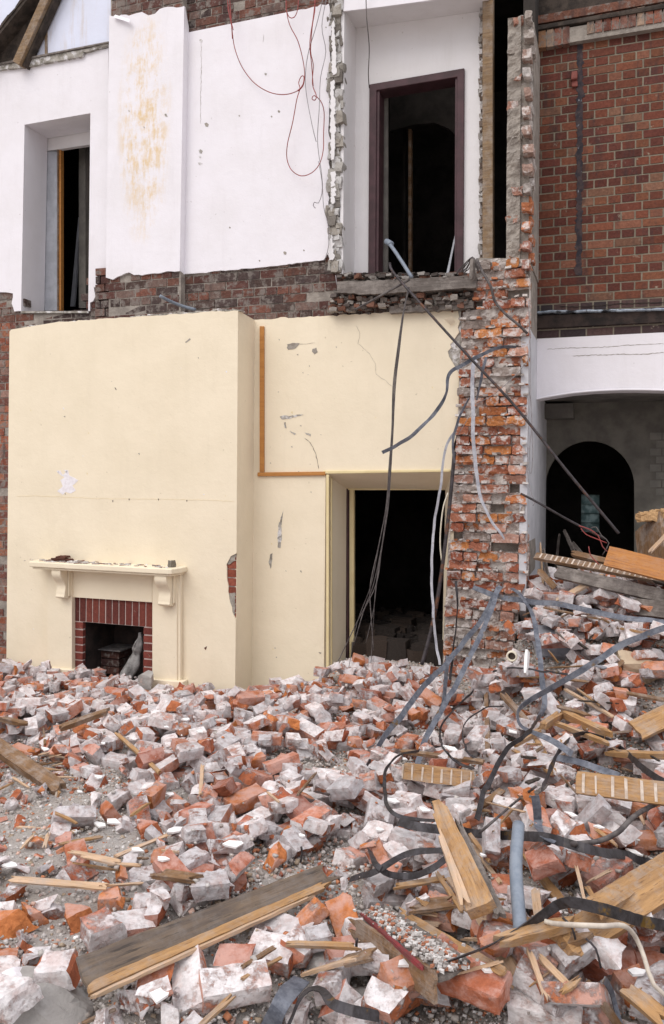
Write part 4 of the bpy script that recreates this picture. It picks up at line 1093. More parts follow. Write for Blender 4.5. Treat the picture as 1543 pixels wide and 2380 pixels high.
# ---------------- big lone pieces first
rock('concrete_block', 108, 2325, (.29,.19,.17), M['stone'], 25, 0, 8, 5, 'large grey concrete block in the bottom left corner under the long board', 'concrete block', .12, sink=.03)
rock('mortar_lump', 28, 2290, (.16,.12,.10), M['rub_crust'] if 0 else M['chipwhite'], 60, 5, 0, 9, 'pale white lump of plaster at the far bottom left corner', 'rubble lump', .2)
rock('concrete_block', 1108, 2130, (.20,.13,.11), M['stone'], -28, -12, 10, 12, 'pale grey concrete block with a split edge, left of the blue grey pipe', 'concrete block', .10)
rock('concrete_block', 1060, 2155, (.10,.12,.10), M['stone'], -20, 10, 10, 13, 'smaller grey concrete piece touching the split pale concrete block', 'concrete block', .12)
rock('concrete_lump', 1487, 1560, (.30,.22,.20), M['stone_buff'], 15, 25, 5, 15, 'buff lime concrete lump high on the right hand heap', 'concrete lump', .22)
rock('slate_slab', 1297, 1512, (.40,.30,.05), M['slate'], 20, 38, 12, 17, 'dark grey slate slab leaning on the heap below the flat strap', 'slate slab', .12)
rock('stone_slab', 845, 2340, (.26,.17,.07), M['stone'], -30, 10, -8, 21, 'flat grey stone slab at the bottom edge under the black strap', 'stone slab', .12)
rock('concrete_block', 292, 1858, (.19,.12,.10), M['stone'], 40, 10, 10, 25, 'grey concrete block left of the bright orange brick lump', 'concrete block', .18)
rock('mortar_lump', 545, 1960, (.17,.11,.09), M['stone'], 30, -10, 8, 27, 'grey mortar lump behind the large pink whole brick', 'rubble lump', .2)
rock('mortar_lump', 741, 2232, (.14,.10,.09), M['stone'], -20, 12, 5, 31, 'rough grey mortar lump beside the nailed orange lath', 'rubble lump', .3)
rock('mortar_lump', 941, 2262, (.12,.10,.09), M['stone'], -20, 12, 5, 33, 'round grey mortar lump right of the red painted channel board foot', 'rubble lump', .3)
rock('mortar_lump', 71, 1590, (.13,.10,.10), M['stone'], 10, 12, 5, 35, 'grey mortar lump below the left end of the chimney breast', 'rubble lump', .3)
rock('mortar_lump', 1207, 2310, (.13,.10,.09), M['stone'], -20, 12, 5, 37, 'grey mortar lump near the bottom edge below the orange topped brick', 'rubble lump', .3)
rock('mortar_lump', 500, 1655, (.20,.14,.10), M['stone'], -20, 12, 5, 39, 'broad grey mortar lump in front of the chimney breast corner', 'rubble lump', .3)
rock('mortar_lump', 240, 1634, (.20,.12,.08), M['stone'], 20, 12, 5, 41, 'flat grey mortar lump on the heap in front of the fireplace', 'rubble lump', .25)

# ---------------- bricks read off the photograph: x, y, kind, finish, yaw, tip, roll
HB = """38,1601,half,grey,80,70,0|19,1637,most,red,20,10,5|60,1632,half,red,-20,8,0|150,1648,bit,orange,30,0,20|183,1637,half,crusted,-10,10,0|177,1603,most,crusted,15,15,8|217,1595,half,pink,50,30,10
264,1601,whole,pink,30,10,-5|309,1629,whole,pink,12,8,0|281,1662,most,orange,-30,20,10|361,1644,half,crusted,-35,12,8|405,1632,half,orange,10,20,0|478,1622,bit,white,5,0,0|45,1708,most,red,25,5,10|64,1659,half,grey,-25,0,15
87,1682,half,pink,30,8,0|120,1686,bit,orange,0,10,0|133,1723,whole,pink,28,6,0|188,1716,half,red,8,5,4|233,1708,half,white,5,12,0|53,1750,most,orange,10,0,12|166,1753,half,red,60,5,0|222,1772,most,pink,75,12,55
281,1768,whole,crusted,-4,6,0|192,1795,half,pink,-15,0,5|324,1802,half,pink,-25,10,0|358,1817,half,grey,30,15,0|388,1820,half,pink,50,15,10|418,1799,half,red,20,0,0|433,1761,half,pink,40,10,0|452,1806,half,red,10,8,0
474,1746,half,crusted,30,12,0|505,1720,most,grey,20,6,0|528,1727,half,white,-20,10,0|545,1757,most,crusted,-8,6,4|501,1820,half,orange,45,25,0|536,1850,half,grey,60,20,15|414,1885,most,orange,-30,35,10|361,1893,half,grey,70,20,0
467,1903,bit,white,10,0,0|518,1904,half,pink,30,10,0|552,1889,half,crusted,-35,16,0|346,1929,bit,red,10,5,0|692,1598,whole,white,-4,4,0|760,1588,half,orange,30,15,10|813,1584,half,grey,10,8,0|881,1586,most,orange,15,12,0
890,1620,whole,red,-18,10,0|813,1622,half,white,-20,5,0|692,1637,half,white,-10,5,0|769,1637,most,white,8,8,0|806,1648,half,orange,-50,20,10|655,1674,half,white,0,0,0|719,1668,most,white,-40,15,8|627,1716,whole,orange,82,10,62
555,1727,most,crusted,-30,12,0|597,1750,half,grey,10,5,0|847,1697,whole,pink,38,14,0|796,1738,whole,white,30,12,-10|749,1705,half,red,-15,10,0|835,1757,half,white,-30,8,0|924,1678,whole,grey,24,8,0|971,1682,half,pink,-40,20,0
1046,1689,most,orange,-35,20,20|657,1791,half,orange,-15,12,0|609,1802,most,pink,40,15,0|638,1824,whole,grey,25,10,0|587,1844,half,orange,-10,8,0|749,1824,most,white,10,18,5|804,1820,whole,pink,30,12,0|753,1862,whole,orange,28,25,10
673,1873,most,red,60,25,10|613,1899,half,white,20,15,0|762,1918,most,white,-15,15,5|803,1934,half,white,5,5,0|670,1944,half,pink,70,20,0|722,1956,half,pink,40,8,0|855,1873,half,red,-40,12,0|952,1858,most,orange,-40,15,0|900,1937,half,grey,20,15,10
1233,1379,most,pink,80,30,50|1274,1370,half,red,15,6,0|1361,1389,half,brown,-20,12,0|1372,1370,most,white,-15,12,0|1301,1400,half,pink,10,6,0|1384,1428,half,red,5,10,0|1391,1464,whole,pink,-8,8,0|1342,1461,half,white,70,20,40|1286,1487,whole,brown,25,12,0
1440,1419,most,pink,0,8,0|1339,1543,half,pink,60,40,10|1387,1592,whole,pink,25,15,-12|1463,1619,most,pink,-35,12,0|1418,1619,half,orange,-30,16,5|1448,1702,most,pink,85,20,65|1378,1747,half,white,-30,10,0|1282,1713,half,pink,-30,8,0
1226,1796,whole,red,8,22,0|1323,1777,half,pink,-15,12,0|1195,1766,half,pink,10,10,0|1530,1713,half,red,30,12,0|1195,1604,most,pink,-60,20,15|1188,1690,half,pink,40,20,0|1045,1700,half,red,70,14,0|1113,1709,most,grey,80,30,50|1079,1690,half,grey,0,12,0
1248,1830,most,orange,10,26,0|1303,1826,half,orange,50,20,0|512,2006,whole,pink,6,16,0|478,1953,bit,orange,30,15,0|463,2088,whole,white,62,20,15|339,2115,half,grey,35,14,6|382,2073,half,pink,-10,10,0|279,2164,whole,crusted,50,12,10
237,2179,half,pink,60,10,0|365,2137,bit,pink,30,8,0|184,2137,bit,orange,10,4,0|132,2235,half,pink,30,4,0|448,2295,whole,white,-62,24,16|540,2243,half,pink,15,10,0|548,2329,whole,pink,36,16,0|264,2092,bit,orange,30,5,0|410,1987,bit,red,0,4,0
79,2126,bit,orange,60,5,0|23,2149,bit,orange,20,5,0|30,2085,bit,red,10,4,0|662,2167,whole,grey,-8,12,0|628,2235,most,pink,0,24,0|692,2231,half,pink,80,16,0|804,2150,most,orange,-60,18,30|826,1998,whole,white,70,8,15|909,2085,whole,grey,30,22,8
802,2258,half,red,30,25,0|905,2303,most,pink,-38,12,0|999,2326,half,orange,10,18,0|1026,2179,half,orange,-8,10,0|886,2002,half,red,30,5,0|962,2009,most,pink,20,14,0|996,2073,half,grey,5,10,0|1061,2333,whole,pink,-40,20,0
1181,2225,whole,orange,35,24,-8|1022,2172,half,red,-8,10,0|996,2326,half,crusted,0,15,0|1096,2360,whole,pink,-15,16,0|1276,2330,most,white,80,16,40|1468,1863,whole,pink,-16,32,0|1352,2036,whole,orange,-12,20,0|1320,1991,half,pink,30,25,0
1396,1987,half,grey,12,14,0|1480,1965,half,red,30,15,0|1410,2022,most,orange,-42,20,0|1173,2000,most,orange,20,20,0|1173,2068,half,red,10,18,0|1188,1860,most,orange,60,40,0|1290,1887,most,brown,75,30,40|1371,1908,half,red,10,22,0
1378,1942,most,pink,86,10,60|1516,2191,most,red,-10,16,0|1510,2259,whole,red,-12,10,0|1423,2266,most,pink,10,20,0|1284,2029,most,pink,-42,18,0|1303,2210,half,grey,30,20,0|1410,2082,half,pink,40,18,0|1270,2375,whole,pink,0,16,0|940,2375,most,orange,50,20,0
15,2378,half,white,10,10,0|700,1560,half,crusted,10,20,0|1000,1600,half,red,40,12,0|960,1590,half,crusted,20,10,0|1510,1480,half,red,20,10,0|1480,1450,half,crusted,60,12,0|1520,1600,most,orange,20,22,0""".replace('\n', '|').split('|')
BR = []
for s_ in sorted(HB, key=lambda s: int(s.split(',')[1])):
    a = s_.split(','); BR.append(put_brick(int(a[0]), int(a[1]), a[2], a[3], float(a[4]), float(a[5]), float(a[6]), label=(a[2], a[3])[0] and None, sink=.012))
    BR[-1]['_k'] = a[2]+' '+a[3]
# ---------------- the rest of the bricks
KO = [(150,2310,790,2045,78), (862,2145,1062,2295,62), (1275,2205,1590,2020,60), (1122,2118,1016,1866,24), (0,1735,142,1848,22), (1208,2165,1205,1930,16), (926,1790,1108,1812,20), (1335,1825,1560,1860,26), (1300,1654,1422,1712,16), (1475,1700,1560,1640,30)]
def density(px, py):
    if py < 1345: return 0
    for x0, y0, x1, y1, h in KO:
        t = max(0, min(1, ((px-x0)*(x1-x0)+(py-y0)*(y1-y0))/((x1-x0)**2+(y1-y0)**2)))
        if math.hypot(px-x0-t*(x1-x0), py-y0-t*(y1-y0)) < h: return 0
    if px < 440 and 1830 < py < 2225 and py < 2225-px*.12: return .03 if px < 300 else .12
    if px < 330 and 1755 < py: return .12
    if py > 1960 and px < 1000 and noise.noise(Vector((px*.009, py*.012, 4.5))) > -.02: return .10
    if not (px > 1180 and py < 1720) and noise.noise(Vector((px*.011, py*.016, 1.5))) > .16: return .16
    if py < 1540 and px < 1210: return 0
    return 1.0
extra = []
tries = 0
while len(extra) < 2150 and tries < 46000:
    tries += 1
    y = 7.15*math.sqrt(random.uniform(.07,1)); x = y*random.uniform(-1.12,.19)
    z = gh(x, y); v = RM.transposed() @ Vector((x, y, z-EYE))
    if v.z >= 0: continue
    px, py = CX+F*v.x/-v.z, Y0-F*v.y/-v.z
    if not (-330 < px < 1720 and py < 2440): continue
    if y > 6.35 and px < 1215 and not (y < 6.72 and 800 < px < 1030): continue
    if y > YB-.15 and px < 1240: continue
    if random.random() > density(px, py): continue
    if math.hypot(x-hc.x, y-hc.y) < .2: continue
    
    if GRID[int((y-GY0)/GS), int((x-GX0)/GS)]-BASE[int((y-GY0)/GS), int((x-GX0)/GS)] > (.10 if px < 1150 else .15): continue
    u = random.random(); kd = 'whole' if u < .12 else 'most' if u < .32 else 'half' if u < .70 else 'bit' if u < .92 else 'wedge'
    fin = random.choices(['crusted','white','grey','pink','red','orange','brown'], [28,21,18,19,5,7,2])[0]
    tilt = 55 if random.random() < .25 else 24
    R = rot(random.uniform(0,360), random.gauss(0, tilt*.6), random.gauss(0, tilt*.5)); i = random.randrange(len(VAR[kd]))
    s = random.uniform(.74, .98) if kd != 'wedge' else random.uniform(.6, 1.05)
    zz_ = settle(VAR[kd][i][0], R, x, y, .02, s)
    sz = {'whole': 1.5, 'most': 1.3, 'half': 1, 'bit': .75, 'wedge': .75}[kd]*s/(-v.z)
    vis = -20 < px < 1563 and py < 2400
    extra.append((sz if vis else 0, kd, i, fin, Matrix.Translation((x, y, zz_)) @ R @ Matrix.Scale(s, 4)))
extra.sort(key=lambda e: -e[0])
nind = 298-len(BR)
for e in extra[:nind]:
    o = bpy.data.objects.new('brick', piece_mesh(e[1], e[2], e[3])); COL.objects.link(o); o.matrix_world = e[4]
    tag(o, None, 'brick', 'bricks and brick pieces in the rubble'); o['_k'] = e[1]+' '+e[3]; BR.append(o)
def merge_instances(name, items, mats, label, cat):
    """items: (verts Nx3 world, tris list, mat index list, colour) -> one mesh"""
    off = 0; QL = []; VV = []; FF = []; MI = []; CC = []
    for V, Fc, mi, c, qq in items:
        QL += qq
        VV.append(V); FF += [tuple(i+off for i in f) for f in Fc]; MI += mi; CC.append(np.tile(np.array(c, dtype=np.float32), (len(V), 1))); off += len(V)
    VV = np.concatenate(VV); CC = np.concatenate(CC)
    me = bpy.data.meshes.new(name); me.from_pydata(VV.tolist(), [], FF)
    for m in mats: me.materials.append(m)
    me.polygons.foreach_set('material_index', MI)
    a = me.color_attributes.new('P', 'FLOAT_COLOR', 'POINT'); a.data.foreach_set('color', CC.ravel()); qa = me.attributes.new('Q', 'FLOAT', 'FACE'); qa.data.foreach_set('value', QL); me.update()
    o = bpy.data.objects.new(name, me); COL.objects.link(o); return tag(o, label, cat, kind='stuff')
items = []
for e in extra[nind:]:
    V, Fc, MI = VAR[e[1]][e[2]]; m = np.array(e[4]); P = V@m[:3,:3].T+m[:3,3]; h, c, vl = FIN[e[3]]
    items.append((P, Fc, MI, (min(1, max(0, h+random.uniform(-.25,.25))), c, min(1, max(0, vl+random.uniform(-.2,.2))), 1), QQ[id(V)]))
# small fragments lying over and between
small = []
for k in range(6300):
    y = 7.2*math.sqrt(random.uniform(.06,1)); x = y*random.uniform(-1.12,.19)
    z = gh(x, y); v = RM.transposed() @ Vector((x, y, z-EYE))
    if v.z >= 0: continue
    px, py = CX+F*v.x/-v.z, Y0-F*v.y/-v.z
    if not (-330 < px < 1720 and py < 2430) or (y > 6.45 and px < 1225): continue
    if math.hypot(x-hc.x, y-hc.y) < .16: continue
    if random.random() > .30+.70*density(px, py): continue
    if z-BASE[int((y-GY0)/GS), int((x-GX0)/GS)] >.055 and random.random() < .985: continue
    kd = random.choice(['wedge', 'wedge', 'bit']); i = random.randrange(8); s = random.uniform(.10, .32) if random.random() < .62 else random.uniform(.32,.68)
    R = rot(random.uniform(0,360), random.uniform(-60,60), random.uniform(-60,60)); zz_ = settle(VAR[kd][i][0], R, x, y, .004, s)
    m = np.array(R.to_3x3())*s; P = VAR[kd][i][0]@m.T+np.array([x, y, zz_])
    fin = random.choices(['crusted','white','grey','pink','red','orange','brown'], [16,18,30,12,12,14,2])[0]; h, c, vl = FIN[fin]
    items.append((P, VAR[kd][i][1], VAR[kd][i][2], (h, c, min(1, max(0, vl+random.uniform(-.25,.25))), 1), QQ[id(VAR[kd][i][0])]))
merge_instances('brick_fragments', items, [M['rub_crust'], M['rub_fresh']], 'countless small broken brick and mortar fragments filling the gaps between the bricks', 'brick fragments')

# unique labels for the bricks: finish, kind, then the nearest landmark and the order from the left
LM = [(40,1620,'by the brick strip at the left edge'), (262,1625,'in front of the fireplace opening'), (430,1640,'below the right plinth of the fireplace'), (60,1750,'near the striped board end at the left'), (170,1720,'left of the narrow brown lath'),
 (330,1740,'right of the narrow brown lath'), (470,1810,'by the upright pale lath'), (600,1640,'below the chimney breast corner'), (620,1760,'on the heap left of the dark hole'), (800,1600,'on the doorway heap'), (900,1640,'right half of the doorway heap'),
 (760,1710,'above the dark hole'), (780,1840,'below the dark hole'), (940,1740,'left of the crossing grey straps'), (640,1900,'in the middle of the heap'), (880,1860,'inside the big strap loop'), (1060,1640,'at the foot of the brick pier'),
 (1090,1720,'right of the crossing grey straps'), (1260,1370,'at the top of the right heap'), (1400,1380,'under the fallen boards'), (1300,1480,'above the slate slab'), (1440,1480,'above the long curved strap'), (1400,1600,'beside the buff concrete lump'),
 (1230,1620,'below the porcelain ring'), (1250,1740,'by the broken orange beam'), (1440,1700,'right of the broken orange beam'), (1200,1850,'below the striped lath board'), (1400,1850,'under the long striped timber'), (150,1900,'on the sandy patch at the left'),
 (380,1920,'by the white plaster shard'), (500,2010,'above the long angled board tip'), (200,2090,'above the long angled board'), (350,2130,'just behind the long angled board'), (470,2280,'in front of the long angled board'), (150,2250,'beside the large concrete block'),
 (700,2000,'right of the angled board tip'), (650,2180,'by the nailed orange lath'), (560,2330,'at the bottom edge left of centre'), (880,2050,'left of the splintered joist'), (850,2200,'beside the channel board'), (800,2320,'by the front black strap'), (950,2320,'below the channel board'),
 (1000,1960,'left of the splintered joist top'), (1150,1960,'left of the blue grey pipe'), (1180,2080,'behind the split concrete block'), (1180,2250,'below the blue grey pipe'), (1100,2350,'at the bottom edge right of centre'), (1300,1950,'right of the blue grey pipe top'),
 (1330,2060,'above the big orange beam'), (1480,1930,'at the right edge under the thin cable'), (1480,2150,'by the white cable'), (1400,2280,'below the big orange beam'), (1280,2340,'at the bottom edge right side'), (1500,2350,'in the bottom right corner'), (1510,1600,'at the right edge of the upper heap'), (1020,2180,'below the orange wood flakes')]
pool = {}
for o in BR:
    t = Vector(o.matrix_world.translation); v = RM.transposed() @ (t-Vector((0,0,EYE))); px, py = CX+F*v.x/-v.z, Y0-F*v.y/-v.z
    kd, fin = o['_k'].split(); del o['_k']
    ph = min(LM, key=lambda l: (l[0]-px)**2+(l[1]-py)**2)[2]
    pool.setdefault((fin, kd, ph), []).append((px, o))
ORD = ['first', 'second', 'third', 'fourth', 'fifth', 'sixth', 'seventh', 'eighth']
for (fin, kd, ph), L in pool.items():
    L.sort(key=lambda t: t[0]); base_ = WORDS[fin]+' '+KW[kd]
    for i, (_, o) in enumerate(L):
        pre = '' if len(L) == 1 else (['left of two: ', 'right of two: '][i] if len(L) == 2 else ORD[i]+' from left: ')
        o['label'] = ' '.join((pre+base_+' '+ph).split()[:16])

# ---------------- crushed mortar and grit
def gravel(name, n, smin, smax, label, cat, spread=1.0, power=3.4, onpile=.55):
    r = np.random.default_rng(5+n)
    cube = np.array([(x, y, z) for x in (-1,1) for y in (-1,1) for z in (-1,1)], float)
    fq = np.array([(0,1,3,2), (4,6,7,5), (0,4,5,1), (2,3,7,6), (0,2,6,4), (1,5,7,3)])
    y = 7.3*np.sqrt(r.uniform(.05, 1, n*3)); x = y*r.uniform(-1.12, .19, n*3)
    i = np.round((x-GX0)/GS).astype(int); j = np.round((y-GY0)/GS).astype(int)
    zb = BASE[j, i]; zg_ = GRID[j, i]
    R3 = np.array(RM); rel = np.stack([x, y, zb-EYE], 1)@R3
    px = CX+F*rel[:,0]/-rel[:,2]; py = Y0-F*rel[:,1]/-rel[:,2]
    ok = (rel[:,2] < 0) & (px > -330) & (px < 1720) & (py < 2450) & ~((y > 6.78) & (px < 1235) & ((px < 790) | (px > 1060)))  & (np.hypot(x-hc.x, y-hc.y) > .13)
    ok &= ~((y > 6.42) & (px < 345))
    ok &= ~((px < 440) & (py > 1830) & (py < 2225-px*.12) & (r.random(len(px)) < .62))
    idx = np.where(ok)[0][:n]; n = len(idx); x, y, zb, zg_ = x[idx], y[idx], zb[idx], zg_[idx]
    s = smin+(smax-smin)*r.random(n)**power
    up = (zg_-zb) < .035
    z = np.where(up, zb-s*.02+r.random(n)*.007, np.where(r.random(n) < .985, zb+r.random(n)*.03, zg_))
    V = cube[None]*(.75+.5*r.random((n, 8, 3)))*np.array([1, .8, .6])*s[:,None,None]*.5
    a = r.random(n)*6.28; b = r.uniform(-.9, .9, n); ca, sa, cb_, sb_ = np.cos(a), np.sin(a), np.cos(b), np.sin(b)
    X = V[...,0]*ca[:,None]-V[...,1]*sa[:,None]; Y = V[...,0]*sa[:,None]+V[...,1]*ca[:,None]; Z = V[...,2]
    Y2 = Y*cb_[:,None]-Z*sb_[:,None]; Z2 = Y*sb_[:,None]+Z*cb_[:,None]
    P = np.stack([X+x[:,None], Y2+y[:,None], Z2+z[:,None]], 2).reshape(-1, 3)
    FQ = (fq[None]+8*np.arange(n)[:,None,None]).reshape(-1, 4)
    pal = np.array([(.46,.43,.405), (.42,.38,.35), (.54,.51,.49), (.37,.33,.30), (.46,.19,.10), (.38,.14,.08), (.72,.70,.68), (.50,.34,.28), (.34,.27,.2)])
    ci = r.choice(len(pal), n, p=[.24,.18,.17,.12,.07,.04,.05,.07,.06]); C = pal[ci]*r.uniform(.95, 1.32, n)[:,None]
    C = np.concatenate([np.repeat(C, 8, 0), np.ones((8*n, 1))], 1).astype(np.float32)
    me = bpy.data.meshes.new(name); me.vertices.add(len(P)); me.vertices.foreach_set('co', P.ravel())
    me.loops.add(FQ.size); me.loops.foreach_set('vertex_index', FQ.ravel().astype(np.int32))
    me.polygons.add(len(FQ)); me.polygons.foreach_set('loop_start', np.arange(0, FQ.size, 4, dtype=np.int32)); me.update(calc_edges=True)
    me.materials.append(M['gravel']); at = me.color_attributes.new('Col', 'FLOAT_COLOR', 'POINT'); at.data.foreach_set('color', C.ravel())
    me.validate()
    o = bpy.data.objects.new(name, me); COL.objects.link(o); return tag(o, label, cat, kind='stuff')
gravel('gravel', 180000, .004, .023, 'grey crushed mortar and brick grit covering the ground between the bricks', 'gravel')
# ================================================================== TIMBER
GW = 'splintered timber pieces in the rubble'
def plank(name, a, b, w, t, mat, label=None, cat='timber', group=None, roll=0, jag=(.02,.02), taper=(1,1), parent=None, bow=0, seed=0, stripes=None):
    """board from a to b; its wide side faces up, turned by roll degrees about its length"""
    a, b = Vector(a), Vector(b); r = random.Random(seed+int(abs(a.x*997)+abs(b.y*331)))
    ax = (b-a); L = ax.length; ax.normalize(); side = ax.cross(Vector((0,0,1)))
    side = side.normalized() if side.length > .05 else Vector((1,0,0)); side = Matrix.Rotation(math.radians(roll*(-1 if ax.x >= 0 else 1)), 3, ax) @ side; nn = side.cross(ax).normalized()
    n = max(4, int(L/.05)); m = 5; v = []; f = []
    j0 = [r.uniform(0, jag[0])*(2.2 if r.random() < .35 else 1) for _ in range(m)]; j1 = [r.uniform(0, jag[1])*(2.2 if r.random() < .35 else 1) for _ in range(m)]
    for i in range(n+1):
        u = i/n; tw = taper[0]+(taper[1]-taper[0])*u
        for s in range(m):
            q = s/(m-1)-.5
            x = u*L
            if i == 0: x += j0[s]
            if i == n: x -= j1[s]
            if i == 1: x = max(x, min(j0[s]+.01, L*.45))
            if i == n-1: x = min(x, max(L-j1[s]-.01, L*.55))
            for k in (-.5, .5):
                v.append((x, q*w*tw+.0015*r.uniform(-1,1), k*t*(1 if 0 < i < n else .7)+bow*math.sin(math.pi*u)+.001*r.uniform(-1,1)))
    def I(i, s, k): return (i*m+s)*2+k
    for i in range(n):
        for s in range(m-1):
            f += [(I(i,s,1), I(i+1,s,1), I(i+1,s+1,1), I(i,s+1,1)), (I(i,s,0), I(i,s+1,0), I(i+1,s+1,0), I(i+1,s,0))]
        f += [(I(i,0,0), I(i+1,0,0), I(i+1,0,1), I(i,0,1)), (I(i,m-1,0), I(i,m-1,1), I(i+1,m-1,1), I(i+1,m-1,0))]
    for s in range(m-1): f += [(I(0,s,0), I(0,s,1), I(0,s+1,1), I(0,s+1,0)), (I(n,s,0), I(n,s+1,0), I(n,s+1,1), I(n,s,1))]
    me = bpy.data.meshes.new(name); me.from_pydata(v, [], f); me.materials.append(mat); me.update()
    o = bpy.data.objects.new(name, me); COL.objects.link(o)
    R = Matrix((ax, side, nn)).transposed().to_4x4(); o.matrix_world = Matrix.Translation(a) @ R
    if parent is not None: o.parent = parent; o.matrix_parent_inverse = Matrix.Translation(worldloc(parent)).inverted()
    if label: tag(o, label, cat, group)
    if stripes:
        sv = []; sf = []; x = stripes[0]; sd_ = stripes[3] if len(stripes) > 3 else 1
        while x < L-stripes[0]:
            h = w*.5*r.uniform(.82, .99); ww2 = stripes[2]*r.uniform(.6,1.2); k = len(sv)
            for xx in (x, x+ww2):
                for yy in (-h*r.uniform(.8,1), h):
                    for zz in (t*.5*sd_-.001*sd_, (t*.5+.003)*sd_): sv.append((xx+r.uniform(-.002,.002), yy, zz))
            sf += [tuple(q+k for q in g) for g in B.BF]; x += stripes[1]*r.uniform(.9,1.1)
        ms = bpy.data.meshes.new('plaster_stripes'); ms.from_pydata(sv, [], sf); ms.materials.append(M['plasterstripe']); ms.update()
        so = bpy.data.objects.new('plaster_stripes', ms); COL.objects.link(so); so.parent = o
    return o
def gp(x, y, lift=.02): return G(x, y, lift)

# the long angled board in front
ab = thing('angled_board', gp(480,2150), 'long weathered V shaped wooden gutter board lying across the bottom left foreground', 'wooden board')
A_, B_ = gp(172,2268,.10), gp(790,2016,.05)
ax_ = (B_-A_).normalized(); sd0 = ax_.cross(Vector((0,0,1))).normalized(); sdn = (sd0*math.cos(.75)-Vector((0,0,1))*math.sin(.75))
plank('board', A_, B_, .092, .016, M['wood_gutter'], roll=-43, jag=(.03,.06), taper=(1,.8), parent=ab)
o1 = sdn*.046+sd0*.022+Vector((0,0,.006))
plank('lip', A_+o1, B_+o1*.8-(B_-A_)*.05, .036, .018, M['wood_orange'], roll=-12, jag=(.03,.10), taper=(1.1,.9), parent=ab)
o2 = o1+sd0*.030-Vector((0,0,.006))
plank('edge', A_+o2, B_+o2*.8-(B_-A_)*.14, .012, .012, M['wood_pale'], roll=0, jag=(.03,.10), parent=ab)

